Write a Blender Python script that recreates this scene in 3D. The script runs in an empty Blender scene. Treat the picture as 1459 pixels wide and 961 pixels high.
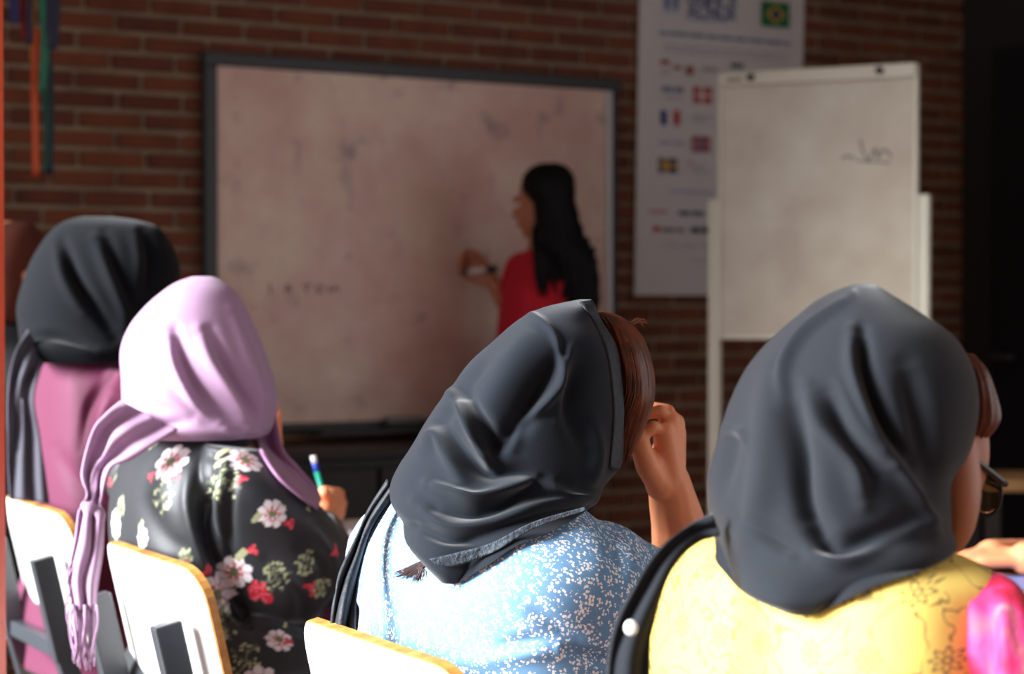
import bpy, bmesh, math, random
import numpy as np
from mathutils import Vector, Matrix
from mathutils.bvhtree import BVHTree
random.seed(5); np.random.seed(5)
SC = bpy.context.scene
COL = SC.collection
# ------------------------------------------------------------------ camera
F = 2800.0; CX, CY = 729.5, 480.5; HOR = 430.0
CAMZ = 1.2
pitch = math.atan((CY-HOR)/F)
cam = bpy.data.cameras.new('camera'); camo = bpy.data.objects.new('camera', cam); COL.objects.link(camo)
camo.location = (0, 0, CAMZ); camo.rotation_euler = (math.pi/2-pitch, 0, 0)
cam.sensor_width = 36; cam.lens = F/1459*36
cam.dof.use_dof = True; cam.dof.focus_distance = 2.15; cam.dof.aperture_fstop = 0.0691/0.014
SC.camera = camo
# ------------------------------------------------------------------ light
world = bpy.data.worlds.new('sky'); SC.world = world; world.use_nodes = True
bg = world.node_tree.nodes['Background']; bg.inputs[0].default_value = (0.93, 0.96, 1.0, 1); bg.inputs[1].default_value = 1.4
sun = bpy.data.lights.new('sun', 'SUN'); sun.energy = 18.5; sun.angle = math.radians(32); sun.color = (0.94, 0.97, 1)
suno = bpy.data.objects.new('sun', sun); COL.objects.link(suno)
suno.rotation_euler = Vector((0.92, 0.30, -0.38)).to_track_quat('-Z', 'Y').to_euler()
SC.view_settings.view_transform = 'Standard'; SC.view_settings.look = 'None'
SC.view_settings.gamma = 1; SC.view_settings.use_curve_mapping = False
SC.view_settings.exposure = 0.0
# ------------------------------------------------------------------ helpers
CAM = np.array([0, 0, CAMZ]); cp, sp_ = math.cos(pitch), math.sin(pitch)
FW = np.array([0, cp, -sp_]); UP = np.array([0, sp_, cp]); RT = np.array([1.0, 0, 0])
def P(px, py, Z):
    return CAM + Z*(FW + RT*(px-CX)/F + UP*(CY-py)/F)
def proj(V):
    D = V-CAM; z = D@FW
    return np.stack([CX+F*(D@RT)/z, CY-F*(D@UP)/z, z], 1)
def lin(c):
    return tuple((x/255/12.92 if x/255 <= .04045 else ((x/255+.055)/1.055)**2.4) for x in c)
FD = np.array([0.866, 0.5, 0.0]); RD = np.array([0.5, -0.866, 0.0]); ZU = np.array([0, 0, 1.0])

def mat(name, rgb, rough=.7, sheen=0, spec=.4, bump=None, var=None, metal=0, sss=0):
    m = bpy.data.materials.new(name); m.use_nodes = True
    nt = m.node_tree; b = nt.nodes['Principled BSDF']
    c = (*lin(rgb), 1)
    b.inputs['Base Color'].default_value = c; b.inputs['Roughness'].default_value = rough
    b.inputs['Specular IOR Level'].default_value = spec; b.inputs['Metallic'].default_value = metal
    if sheen: b.inputs['Sheen Weight'].default_value = sheen; b.inputs['Sheen Roughness'].default_value = .4
    if sss: b.inputs['Subsurface Weight'].default_value = sss; b.inputs['Subsurface Radius'].default_value = (.02, .008, .004); b.inputs['Subsurface Scale'].default_value = .3
    tc = nt.nodes.new('ShaderNodeTexCoord')
    if var:   # (rgb2, scale): colour patches
        n = nt.nodes.new('ShaderNodeTexNoise'); n.inputs['Scale'].default_value = var[1]; n.inputs['Detail'].default_value = 5
        nt.links.new(tc.outputs['Object'], n.inputs['Vector'])
        r = nt.nodes.new('ShaderNodeValToRGB'); r.color_ramp.elements[0].position = .35; r.color_ramp.elements[1].position = .68
        r.color_ramp.elements[0].color = c; r.color_ramp.elements[1].color = (*lin(var[0]), 1)
        nt.links.new(n.outputs['Fac'], r.inputs['Fac']); nt.links.new(r.outputs['Color'], b.inputs['Base Color'])
    if bump:  # (scale, strength, stretch)
        mp = nt.nodes.new('ShaderNodeMapping'); mp.inputs['Scale'].default_value = bump[2] if len(bump) > 2 else (1, 1, 1)
        n = nt.nodes.new('ShaderNodeTexNoise'); n.inputs['Scale'].default_value = bump[0]; n.inputs['Detail'].default_value = 4
        bp = nt.nodes.new('ShaderNodeBump'); bp.inputs['Strength'].default_value = bump[1]; bp.inputs['Distance'].default_value = .002
        nt.links.new(tc.outputs['Object'], mp.inputs['Vector']); nt.links.new(mp.outputs['Vector'], n.inputs['Vector'])
        nt.links.new(n.outputs['Fac'], bp.inputs['Height']); nt.links.new(bp.outputs['Normal'], b.inputs['Normal'])
    return m

def link(name, me, m=None, parent=None, smooth=True):
    o = bpy.data.objects.new(name, me); COL.objects.link(o)
    if m is not None: me.materials.append(m)
    if smooth and len(me.polygons): me.polygons.foreach_set('use_smooth', [True]*len(me.polygons))
    if parent is not None:
        o.parent = parent; o.matrix_parent_inverse = Matrix.Translation(-Vector(parent.location)) if parent.type == 'EMPTY' and not any(parent.rotation_euler) else parent.matrix_basis.inverted()
    return o
def mesh(name, V, Fc, m=None, parent=None, smooth=True):
    me = bpy.data.meshes.new(name); me.from_pydata([tuple(v) for v in V], [], Fc); me.update()
    return link(name, me, m, parent, smooth)
def tag(o, label, cat, group=None):
    o['label'] = label; o['category'] = cat
    if group: o['group'] = group
    return o
def thing(name, label, cat, loc, group=None):
    o = bpy.data.objects.new(name, None); COL.objects.link(o); o.location = Vector(loc); o.empty_display_size = .1
    return tag(o, label, cat, group)
def struct(o):
    o['kind'] = 'structure'; return o

def box_vf(c, u, v, w):   # centre and three half vectors
    c, u, v, w = map(np.array, (c, u, v, w))
    V = [c+a*u+b*v+d*w for a in (-1, 1) for b in (-1, 1) for d in (-1, 1)]
    if np.dot(np.cross(u, v), w) < 0:
        Fc = [(0, 2, 3, 1), (4, 5, 7, 6), (0, 1, 5, 4), (2, 6, 7, 3), (0, 4, 6, 2), (1, 3, 7, 5)]
        Fc = [tuple(f) for f in Fc]
    else:
        Fc = [(0, 1, 3, 2), (4, 6, 7, 5), (0, 4, 5, 1), (2, 3, 7, 6), (0, 2, 6, 4), (1, 5, 7, 3)]
    return V, Fc
def box(name, c, u, v, w, m, parent=None, bevel=0.0):
    V, Fc = box_vf(c, u, v, w)
    o = mesh(name, V, Fc, m, parent, smooth=False)
    if bevel:
        bm = bmesh.new(); bm.from_mesh(o.data)
        bmesh.ops.recalc_face_normals(bm, faces=bm.faces)
        bmesh.ops.bevel(bm, geom=bm.edges[:], offset=bevel, segments=2, affect='EDGES', profile=.5)
        bm.to_mesh(o.data); bm.free()
    return o
def cat_rom(K, n):
    K = np.array(K, float); m = len(K); T = np.linspace(0, m-1, n); out = []
    for t in T:
        i = min(int(t), m-2); f = t-i
        p0 = K[max(i-1, 0)]; p1 = K[i]; p2 = K[i+1]; p3 = K[min(i+2, m-1)]
        if i == 0: p0 = 2*p1-p2
        if i == m-2: p3 = 2*p2-p1
        out.append(.5*((2*p1)+(-p0+p2)*f+(2*p0-5*p1+4*p2-p3)*f*f+(-p0+3*p1-3*p2+p3)*f**3))
    return np.array(out)
def grid_faces(nr, na, base=0, closed=True):
    Fc = []
    for i in range(nr-1):
        for j in range(na if closed else na-1):
            a = base+i*na+j; b = base+i*na+(j+1) % na
            Fc.append((a, b, b+na, a+na))
    return Fc
def loft(rings, na=48, nr=48):
    """closed volume through rings (ax,ay,bx,by,Z,depth radius,exponent); each ring has real width and real depth"""
    R = cat_rom(rings, nr); V = []
    th = np.linspace(0, 2*math.pi, na, endpoint=False)
    for (ax, ay, bx, by, Z, dr, ex) in R:
        A = P(ax, ay, Z); B = P(bx, by, Z); C = (A+B)/2; h = (B-A)/2
        c, s = np.cos(th), np.sin(th); e = 2/max(ex, 1.5)
        cc = np.sign(c)*np.abs(c)**e; ss = np.sign(s)*np.abs(s)**e
        V.append(C+np.outer(cc, h)+np.outer(ss, np.array([0, max(dr, .002), 0])))
    V = np.concatenate(V); Fc = grid_faces(nr, na)
    n = len(V); V = np.concatenate([V, [V[:na].mean(0)], [V[-na:].mean(0)]])
    for j in range(na):
        Fc.append((j, n, (j+1) % na)); o = (nr-1)*na; Fc.append((o+j, o+(j+1) % na, n+1))
    return V, Fc
def torso(rs, Z, rho=.6, ex=2.7, na=72, nr=60, yaw=0.0):
    """trunk seen from its back corner: broad across the shoulders (RD), thinner front to back (FD)"""
    Rr = cat_rom([(r[0], r[1], r[2]) for r in rs], nr); V = []
    th = np.linspace(0, 2*math.pi, na, endpoint=False); c, s = np.cos(th), np.sin(th); e = 2/ex
    e1 = RD*math.cos(yaw)+FD*math.sin(yaw); e2 = FD*math.cos(yaw)-RD*math.sin(yaw)
    B = np.outer(np.sign(c)*np.abs(c)**e, e1)+np.outer(np.sign(s)*np.abs(s)**e, e2*rho)
    B /= np.abs(B[:, 0]).max()
    for (y, xl, xr) in Rr:
        C = P((xl+xr)/2, y, Z); V.append(C+B*(xr-xl)/2*Z/F)
    V = np.concatenate(V); Fc = grid_faces(nr, na); n = len(V); V = np.concatenate([V, [V[:na].mean(0)], [V[-na:].mean(0)]])
    for j in range(na):
        Fc.append((j, n, (j+1) % na)); o = (nr-1)*na; Fc.append((o+j, o+(j+1) % na, n+1))
    return V, Fc
def rows(rs, Z, ratio=None, ex=2.0):
    out = []
    for r in rs:
        y, xl, xr = r[:3]
        dr = r[3] if len(r) > 3 else (xr-xl)/2*Z/F*ratio
        e = r[4] if len(r) > 4 else ex
        out.append((xl, y, xr, y, Z, dr, e))
    return out
def capsule(p0, r0, p1, r1, n=14, flat=None):
    p0, p1 = np.array(p0, float), np.array(p1, float); d = p1-p0; L = np.linalg.norm(d); d = d/max(L, 1e-6)
    a = np.cross(d, [0, 0, 1.0]);
    if np.linalg.norm(a) < 1e-3: a = np.array([1.0, 0, 0])
    a /= np.linalg.norm(a); b = np.cross(d, a)
    prof = [(-math.cos(t)*r0, math.sin(t)*r0) for t in np.linspace(.15, math.pi/2, 5)] + [(L-math.cos(t)*r1, math.sin(t)*r1) for t in np.linspace(math.pi/2, math.pi-.15, 5)]
    V = []; th = np.linspace(0, 2*math.pi, n, endpoint=False)
    for (x, r) in prof:
        V.append(p0+d*x+r*(np.outer(np.cos(th), a)+np.outer(np.sin(th), b)))
    V = np.concatenate(V); Fc = grid_faces(len(prof), n); m = len(V)
    V = np.concatenate([V, [p0-d*r0], [p1+d*r1]])
    for j in range(n):
        Fc.append((j, m, (j+1) % n)); o = (len(prof)-1)*n; Fc.append((o+j, o+(j+1) % n, m+1))
    return V, Fc
def ellipsoid(c, u, v, w, n=24):
    th = np.linspace(0, 2*math.pi, n, endpoint=False); V = []
    for ph in np.linspace(.12, math.pi-.12, n//2):
        V.append(np.array(c)+math.cos(ph)*np.array(w)+math.sin(ph)*(np.outer(np.cos(th), u)+np.outer(np.sin(th), v)))
    k = len(V); V = np.concatenate(V); Fc = grid_faces(k, n); m = len(V)
    V = np.concatenate([V, [np.array(c)+w], [np.array(c)-w]])
    for j in range(n):
        Fc.append((j, m, (j+1) % n)); o = (k-1)*n; Fc.append((o+j, o+(j+1) % n, m+1))
    return V, Fc
def chain(pts, rs, n=12):
    return [capsule(pts[i], rs[i], pts[i+1], rs[i+1], n) for i in range(len(pts)-1)]
def join(parts):
    V = []; Fc = []; k = 0
    for v, f in parts:
        V.append(np.array(v)); Fc += [tuple(i+k for i in q) for q in f]; k += len(v)
    return np.concatenate(V), Fc
def union(parts, voxel, smooth=4):
    """one continuous surface around overlapping volumes"""
    V, Fc = join(parts)
    me = bpy.data.meshes.new('tmp'); me.from_pydata([tuple(v) for v in V], [], Fc)
    bm = bmesh.new(); bm.from_mesh(me); bmesh.ops.recalc_face_normals(bm, faces=bm.faces); bm.to_mesh(me); bm.free()
    o = bpy.data.objects.new('tmp', me); COL.objects.link(o)
    r = o.modifiers.new('r', 'REMESH'); r.mode = 'VOXEL'; r.voxel_size = voxel
    s = o.modifiers.new('s', 'SMOOTH'); s.iterations = smooth; s.factor = .5
    dg = bpy.context.evaluated_depsgraph_get(); dg.update()
    out = bpy.data.meshes.new_from_object(o.evaluated_get(dg)); bpy.data.objects.remove(o); bpy.data.meshes.remove(me)
    return out
def getV(me):
    a = np.empty(len(me.vertices)*3); me.vertices.foreach_get('co', a); return a.reshape(-1, 3)
def setV(me, V):
    me.vertices.foreach_set('co', V.ravel()); me.update()
def getN(me):
    a = np.empty(len(me.vertices)*3); me.vertices.foreach_get('normal', a); return a.reshape(-1, 3)
def tomesh(V, Fc, name='m'):
    me = bpy.data.meshes.new(name); me.from_pydata([tuple(v) for v in V], [], Fc)
    bm = bmesh.new(); bm.from_mesh(me); bmesh.ops.recalc_face_normals(bm, faces=bm.faces); bm.to_mesh(me); bm.free(); me.update()
    return me
def fold(me, folds, wob=0.0, wscale=18):
    """cloth folds: ridges (+) and creases (-) along lines on the cloth; (points, width, height)"""
    V = getV(me); N = getN(me); q = proj(V); D = CAM-V; D /= np.linalg.norm(D, axis=1)[:, None]
    face = np.clip(((N*D).sum(1)+.15)/.35, 0, 1); disp = np.zeros(len(V))
    for pts, w, amp in folds:
        pts = cat_rom(pts, max(3, len(pts)*5)) if len(pts) > 2 else np.array(pts, float)
        best = np.full(len(V), 1e9); tt = np.zeros(len(V)); n = len(pts)-1
        for i in range(n):
            a, b = pts[i], pts[i+1]; ab = b-a; L = max(ab@ab, 1e-9)
            t = np.clip(((q[:, :2]-a)@ab)/L, 0, 1); d = np.hypot(*(q[:, :2]-a-t[:, None]*ab).T)
            k = d < best; best[k] = d[k]; tt[k] = (i+t[k])/n
        disp += amp*np.exp(-(best/w)**2)*np.sin(np.clip(tt, .04, .96)*math.pi)**.6
    V2 = V+N*(disp*face)[:, None]
    if wob:
        s = wscale; x, y, z = V.T
        wv = np.sin(x*s*1.3+y*s*.7+2*np.sin(z*s*.6))*np.sin(z*s*.8+x*s*.5+1.3*np.sin(y*s))
        V2 += N*(wob*wv)[:, None]
    setV(me, V2)
def bvh(me):
    return BVHTree.FromPolygons([tuple(v) for v in getV(me)], [tuple(p.vertices) for p in me.polygons])
def hitdist(trees, px, py):
    d = Vector(P(px, py, 1.0)-CAM); L = d.length; best = None
    for t in trees:
        h = t.ray_cast(Vector(CAM), d/L)
        if h[0] is not None:
            z = h[3]/L
            if best is None or z < best: best = z
    return best
def drape_mesh(me, trees, off=.007):
    """cloth lies on what carries it: its outer side is lifted clear of the body below"""
    V = getV(me); N = getN(me); q = proj(V)
    for i in range(len(V)):
        if N[i]@(CAM-V[i]) > -.05:
            z = hitdist(trees, q[i, 0], q[i, 1])
            if z is not None and z-off < q[i, 2] and q[i, 2]-z < .13:
                V[i] = P(q[i, 0], q[i, 1], z-off)
    setV(me, V)
def strip(name, L, Rr, Z, m, parent=None, trees=(), off=.01, thick=.004, n=60, k=14, ripple=.0, waves=3, bulge=0.0, folds=(), smooth_z=6):
    """a band of cloth between two edge lines, lying on what is beneath it, with thickness"""
    Lc = cat_rom(L, n); Rc = cat_rom(Rr, n); G = np.zeros((n, k, 3)); Zg = np.zeros((n, k)); XY = np.zeros((n, k, 2))
    zs = cat_rom([(z,) for z in Z], n)[:, 0] if isinstance(Z, (list, tuple)) else np.full(n, Z)
    for i in range(n):
        for j in range(k):
            f = j/(k-1); p = Lc[i]*(1-f)+Rc[i]*f; XY[i, j] = p
            z = hitdist(trees, *p) if trees else None
            Zg[i, j] = min(zs[i], z-off) if z is not None and z > zs[i]-.35 else zs[i]
    for _ in range(smooth_z):
        Zp = np.pad(Zg, 1, 'edge'); Zs = (Zp[:-2, 1:-1]+Zp[2:, 1:-1]+Zp[1:-1, :-2]+Zp[1:-1, 2:])/4; Zg = np.minimum(Zg, Zs) if trees else Zs
    for i in range(n):
        for j in range(k):
            f = j/(k-1)
            z = Zg[i, j]-bulge*math.sin(math.pi*f)-ripple*(.5+.5*math.sin(f*waves*2*math.pi+i*.05+.6*math.sin(i*.13)))
            G[i, j] = P(*XY[i, j], z)
    me = bpy.data.meshes.new(name); me.from_pydata([tuple(v) for v in G.reshape(-1, 3)], [], [(i*k+j, (i+1)*k+j, (i+1)*k+j+1, i*k+j+1) for i in range(n-1) for j in range(k-1)]); me.update()
    if folds: fold(me, folds)
    o = link(name, me, m, parent)
    s = o.modifiers.new('thickness', 'SOLIDIFY'); s.thickness = thick; s.offset = 0
    return o
def tube(name, pts, rs, m, parent=None, n=6, res=None):
    pts = np.array(pts, float)
    if res: pts = cat_rom(pts, res)
    r = np.interp(np.linspace(0, 1, len(pts)), np.linspace(0, 1, len(rs)), rs) if hasattr(rs, '__len__') else np.full(len(pts), rs)
    return mesh(name, *tube_vf(pts, r, n), m, parent)
def tube_vf(pts, r, n=6):
    V = []; a = None
    for i in range(len(pts)):
        d = pts[min(i+1, len(pts)-1)]-pts[max(i-1, 0)]; d = d/np.linalg.norm(d)
        if a is None:
            a = np.cross(d, [0.3, .2, 1.0])
        a = a-d*(a@d); a /= np.linalg.norm(a); b = np.cross(d, a); th = np.linspace(0, 2*math.pi, n, endpoint=False)
        V.append(pts[i]+r[i]*(np.outer(np.cos(th), a)+np.outer(np.sin(th), b)))
    V = np.concatenate(V); Fc = grid_faces(len(pts), n)
    Fc.append(tuple(range(n))[::-1]); Fc.append(tuple(range(len(V)-n, len(V))))
    return V, Fc
# ------------------------------------------------------------------ materials
M = {}
M['black_cloth'] = mat('charcoal_cotton', (27, 32, 39), .85, spec=.12, sheen=.2, bump=(1100, .22, (1, 1, .6)))
M['black_cloth_fine'] = mat('charcoal_crepe', (36, 39, 44), .85, spec=.1, sheen=.2, bump=(900, .2))
M['navy_cloth'] = mat('blue_black_crepe', (15, 18, 22), .85, spec=.1, sheen=.1, bump=(700, .15))
M['lilac'] = mat('lilac_satin', (170, 136, 166), .6, spec=.25, sheen=.2, bump=(800, .1))
M['magenta'] = mat('magenta_fabric', (92, 22, 58), .7, sheen=.15, bump=(600, .1))
M['black_plain'] = mat('black_fabric', (16, 16, 18), .8)
M['rust'] = mat('rust_fabric', (84, 36, 20), .9)
M['denim'] = mat('dark_denim', (32, 38, 52), .85)
M['red_shirt'] = mat('red_jersey', (186, 18, 40), .8)
M['skin'] = mat('warm_skin', (236, 152, 108), .5, sss=.15, bump=(250, .06))
M['skin_tan'] = mat('tan_skin', (176, 112, 82), .5, sss=.1)
M['hair_auburn'] = mat('auburn_hair', (84, 42, 24), .36, bump=(60, .6, (6, 6, .6)), var=((124, 62, 30), 40))
M['hair_dark'] = mat('dark_brown_hair', (48, 34, 34), .45)
M['hair_black'] = mat('black_hair', (7, 6, 7), .65, spec=.2, bump=(40, .6, (5, 5, .5)))
M['white_lam'] = mat('white_laminate', (232, 232, 228), .35)
M['ply'] = mat('plywood_edge', (206, 148, 78), .5, var=((176, 116, 52), 60))
M['steel'] = mat('grey_painted_steel', (62, 66, 71), .3, spec=.6)
M['black_steel'] = mat('black_plastic', (22, 23, 25), .45)
M['brick'] = None
M['eye'] = mat('eye_white', (230, 226, 220), .2); M['iris'] = mat('dark_iris', (30, 18, 12), .2)
M['lip'] = mat('lips', (160, 80, 72), .45)
M['paper'] = mat('white_paper', (236, 232, 236), .8)
M['wood_top'] = mat('desk_laminate', (150, 120, 90), .5, var=((130, 100, 74), 12))
M['wood_dark'] = mat('dark_wood', (30, 22, 17), .5, var=((22, 16, 12), 8))
M['post'] = mat('orange_red_paint', (226, 88, 48), .5, var=((214, 76, 40), 5))

# ------------------------------------------------------------------ setting
WD = np.array([0.8634, 0.5045, 0.0]); WN = np.array([0.5045, -0.8634, 0.0])
WO = np.array([-0.868, 5.8, 0.0])+0.045*(-WN)
def W(t, z, off=0.0):
    return WO+WD*t+WN*off+ZU*z
def wt(px, off=0.0):    # wall coordinate under a column of the picture, for measuring
    k = (px-CX)/F; o = WO+WN*off
    return (k*o[1]-o[0])/(WD[0]-k*WD[1])
def wz(px, py, off=0.0):
    p = W(wt(px, off), 0, off); Z = p[1]; return CAMZ+(HOR-py)*Z/F
T0, T1 = -1.6, 2.98
mort = mat('mortar', (150, 130, 106), .95, bump=(120, .6), var=((124, 106, 84), 9))
wall = struct(box('wall_front', W((T0+T1)/2, 1.4, -.06), WD*(T1-T0)/2, WN*.055, ZU*1.4, mort))
m = mat('fired_brick', (126, 66, 42), .9, bump=(90, .7)); nt = m.node_tree
oi = nt.nodes.new('ShaderNodeObjectInfo'); no = nt.nodes.new('ShaderNodeTexNoise'); no.inputs['Scale'].default_value = 14; no.inputs['Detail'].default_value = 6
geo = nt.nodes.new('ShaderNodeNewGeometry'); nt.links.new(geo.outputs['Position'], no.inputs['Vector'])
ad = nt.nodes.new('ShaderNodeMath'); ad.operation = 'MULTIPLY_ADD'; ad.inputs[1].default_value = .55
nt.links.new(oi.outputs['Random'], ad.inputs[0]); nt.links.new(no.outputs['Fac'], ad.inputs[2])
rp = nt.nodes.new('ShaderNodeValToRGB'); e = rp.color_ramp.elements; e[0].position = .3; e[1].position = 1.1
e[0].color = (*lin((78, 42, 30)), 1); e[1].color = (*lin((116, 64, 42)), 1); nt.links.new(ad.outputs[0], rp.inputs[0])
nt.links.new(rp.outputs[0], nt.nodes['Principled BSDF'].inputs['Base Color']); M['brick'] = m
BL, BH, JT = .199, .0565, .015
cands = []
for r in range(int(2.72/BH)):
    z = (r+.5)*BH; off = (.5 if r % 2 else 0)*BL+random.uniform(-.02, .02)
    for c in range(int((T1-T0)/BL)+1):
        t = T0+off+(c+.5)*BL
        a, b = max(T0, t-BL/2+JT/2), min(T1, t+BL/2-JT/2)
        if b-a < .03: continue
        q = proj(np.array([W((a+b)/2, z)]))[0]
        hid = (312 < q[0] < 862 and 110 < q[1] < 585) or (925 < q[0] < 1130 and q[1] < 415) or (1045 < q[0] < 1290 and 115 < q[1] < 470) or (400 < q[0] < 640 and q[1] > 600)
        hid = hid or (560 < q[0] < 880 and q[1] > 500) or (1050 < q[0] < 1380 and q[1] > 470) or (20 < q[0] < 560 and q[1] > 420) or not (-30 < q[0] < 1420 and -20 < q[1] < 800)
        cands.append((hid, q[2], a, b, z, random.uniform(0, .003)))
cands.sort(key=lambda c: (c[0], c[1]))
Vs, Fs = [], []
shared = {}
for i, (hid, _, a, b, z, pr) in enumerate(cands):
    if i < 300 and not hid:
        key = round(b-a, 3)
        if key not in shared:
            V, Fc = box_vf((0, 0, 0), WD*(b-a)/2, WN*.006, ZU*(BH-JT)/2)
            me = tomesh(V, Fc, 'brick'); bm = bmesh.new(); bm.from_mesh(me); bmesh.ops.bevel(bm, geom=bm.edges[:], offset=.003, segments=1, affect='EDGES'); bm.to_mesh(me); bm.free()
            me.materials.append(M['brick']); shared[key] = me
        o = bpy.data.objects.new('brick', shared[key]); COL.objects.link(o); o.location = W((a+b)/2, z, pr); o.parent = wall
    else:
        V, Fc = box_vf(W((a+b)/2, z, pr), WD*(b-a)/2, WN*.006, ZU*(BH-JT)/2)
        k = len(Vs); Vs += list(V); Fs += [tuple(j+k for j in f) for f in Fc]
o = mesh('brick_courses', Vs, Fs, M['brick'], wall, smooth=False); o['kind'] = 'stuff'
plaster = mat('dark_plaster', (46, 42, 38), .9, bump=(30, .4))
corner = W(T1, 0)
pe = corner+WN*3.2; cs = corner-WN*.115
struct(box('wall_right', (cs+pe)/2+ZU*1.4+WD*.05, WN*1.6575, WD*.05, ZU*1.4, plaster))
dr_c = corner+WN*.62
d = struct(box('dark_doorway_1', dr_c+ZU*1.06-WD*.012, WN*.44, WD*.02, ZU*1.06, M['black_plain'], None, .004))  # black slab stands in for the dark opening of a doorway
box('door_handle', dr_c+ZU*1.0-WD*.05-WN*.36, WN*.05, WD*.012, ZU*.01, M['steel'], d, .003)
tile = mat('terracotta_floor', (120, 78, 58), .5, var=((104, 66, 48), 4))
struct(box('floor', (0.3, 3.6, -.05), RT*4.6, np.array([0, 5.6, 0]), ZU*.05, tile))
ceilm = mat('white_ceiling', (196, 188, 178), .9, bump=(20, .2))
struct(box('shading_ceiling', (0.9, 4.0, 2.86), RT*3.3, np.array([0, 4.9, 0]), ZU*.06, ceilm))  # unseen; its extent is set to cut sun and sky from above
struct(box('sky_block_wall_back', (1.6, -.95, 1.4), RT*2.7, np.array([0, .06, 0]), ZU*1.4, ceilm))  # unseen wall added behind the camera to hold back sky fill
lw0 = W(T0, 0)
struct(box('sun_block_wall_left', (lw0[0]-.06, (lw0[1]+3.9)/2, 1.4), RT*.06, np.array([0, (lw0[1]-3.9)/2, 0]), ZU*1.4, mort))  # unseen wall added to keep the sun off the board end
struct(box('trim_1', (P(9, 480, 1.67)[0]-.05, 1.62, 1.4), RT*.05, np.array([0, .05, 0]), ZU*1.4, M['post'], None, .006))

# whiteboard on the wall
wbm = mat('used_whiteboard', (190, 170, 160), .38, spec=.4)
nt = wbm.node_tree; tc = nt.nodes['Texture Coordinate']
n1 = nt.nodes.new('ShaderNodeTexNoise'); n1.inputs['Scale'].default_value = 3.2; n1.inputs['Detail'].default_value = 7; n1.inputs['Roughness'].default_value = .62
n2 = nt.nodes.new('ShaderNodeTexNoise'); n2.inputs['Scale'].default_value = 9; n2.inputs['Detail'].default_value = 4
nt.links.new(tc.outputs['Object'], n1.inputs['Vector']); nt.links.new(tc.outputs['Object'], n2.inputs['Vector'])
r1 = nt.nodes.new('ShaderNodeValToRGB'); e = r1.color_ramp.elements; e[0].position = .36; e[1].position = .66
e[0].color = (*lin((206, 164, 150)), 1); e[1].color = (*lin((228, 204, 184)), 1)  # pink cast reflected from the warm room is put into the board colour
r2 = nt.nodes.new('ShaderNodeValToRGB'); e = r2.color_ramp.elements; e[0].position = .6; e[1].position = .78; e[0].color = (0, 0, 0, 1); e[1].color = (1, 1, 1, 1)
mx = nt.nodes.new('ShaderNodeMix'); mx.data_type = 'RGBA'; mx.inputs['B'].default_value = (*lin((150, 126, 124)), 1)
nt.links.new(n1.outputs['Fac'], r1.inputs[0]); nt.links.new(n2.outputs['Fac'], r2.inputs[0]); nt.links.new(r2.outputs[0], mx.inputs['Factor']); nt.links.new(r1.outputs[0], mx.inputs['A'])
nt.links.new(mx.outputs['Result'], nt.nodes['Principled BSDF'].inputs['Base Color'])
dk = mat('dark_grey_frame', (52, 52, 54), .45); alu = mat('aluminium', (186, 180, 178), .35, metal=.6)
ta, tb = 0.0, 1.385; za, zb = .833, 1.896
wb = thing('whiteboard', 'wide smudged whiteboard with dark grey frame mounted on the brick wall', 'whiteboard', W((ta+tb)/2, za))
tm = (ta+tb)/2; hw = (tb-ta)/2; zm = (za+zb)/2; hh = (zb-za)/2
box('writing_surface', W(tm, zm, .032), WD*hw, WN*.006, ZU*hh, wbm, wb)
box('frame_rail', W(tm, zb+.02, .03), WD*(hw+.04), WN*.018, ZU*.02, dk, wb, .004)
box('frame_rail', W(ta-.02, zm, .03), WD*.02, WN*.018, ZU*hh, dk, wb, .004)
box('frame_rail', W(tb+.014, zm, .03), WD*.008, WN*.02, ZU*hh, dk, wb, .003)
box('edge_strip', W(tb-.006, zm, .036), WD*.012, WN*.01, ZU*hh, alu, wb, .003)
box('frame_rail', W(tm, za-.012, .03), WD*(hw+.03), WN*.016, ZU*.012, dk, wb, .004)
box('pen_tray', W(.62, za-.03, .07), WD*.32, WN*.05, ZU*.006, dk, wb, .002)
smud = mat('marker_smudge', (120, 96, 98), .6)
er = thing('board_eraser', 'small grey felt eraser lying on the whiteboard tray', 'eraser', W(.60, za-.024, .075))
box('felt_pad', W(.60, za-.015, .075), WD*.06, WN*.022, ZU*.009, mat('felt', (60, 58, 58), .95), er, .003)
box('grip', W(.60, za+.003, .075), WD*.058, WN*.02, ZU*.009, mat('grey_plastic', (128, 126, 126), .5), er, .004)
# faint handwriting on the board
wr = mat('faded_marker', (118, 92, 94), .7)
def stroke(parent, pts, r, mt, off=.0395):
    V = [W(a, b, off) for a, b in pts]
    return tube('marker_stroke', V, r, mt, parent, 5, res=max(6, 3*len(pts)))
def bl(px, py): return (wt(px, .045), wz(px, py, .045))
for pts in ([(385, 404), (387, 418)], [(408, 418), (412, 405), (417, 418)], [(410, 413), (416, 413)], [(432, 406), (446, 405)], [(439, 405), (438, 418)], [(452, 410), (458, 406), (462, 413), (455, 418), (452, 411)], [(470, 407), (472, 417), (480, 408), (484, 416)]):
    stroke(wb, [bl(*p) for p in pts], .0022, wr)

# black cabinet below the board
cb = thing('low_cabinet', 'dark brown low cabinet standing under the whiteboard', 'cabinet', W(.35, 0, .22))
box('body', W(.35, .38, .2), WD*.42, WN*.19, ZU*.37, M['wood_dark'], cb, .004)
for s in (-.2, .2):
    dd = box('door', W(.35+s, .38, .4), WD*.195, WN*.009, ZU*.34, M['wood_dark'], cb, .004)
    box('knob', W(.35+s*.2, .45, .42), WD*.01, WN*.012, ZU*.01, M['steel'], dd, .003)
box('top', W(.35, .762, .222), WD*.44, WN*.205, ZU*.012, M['wood_dark'], cb, .004)

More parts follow.
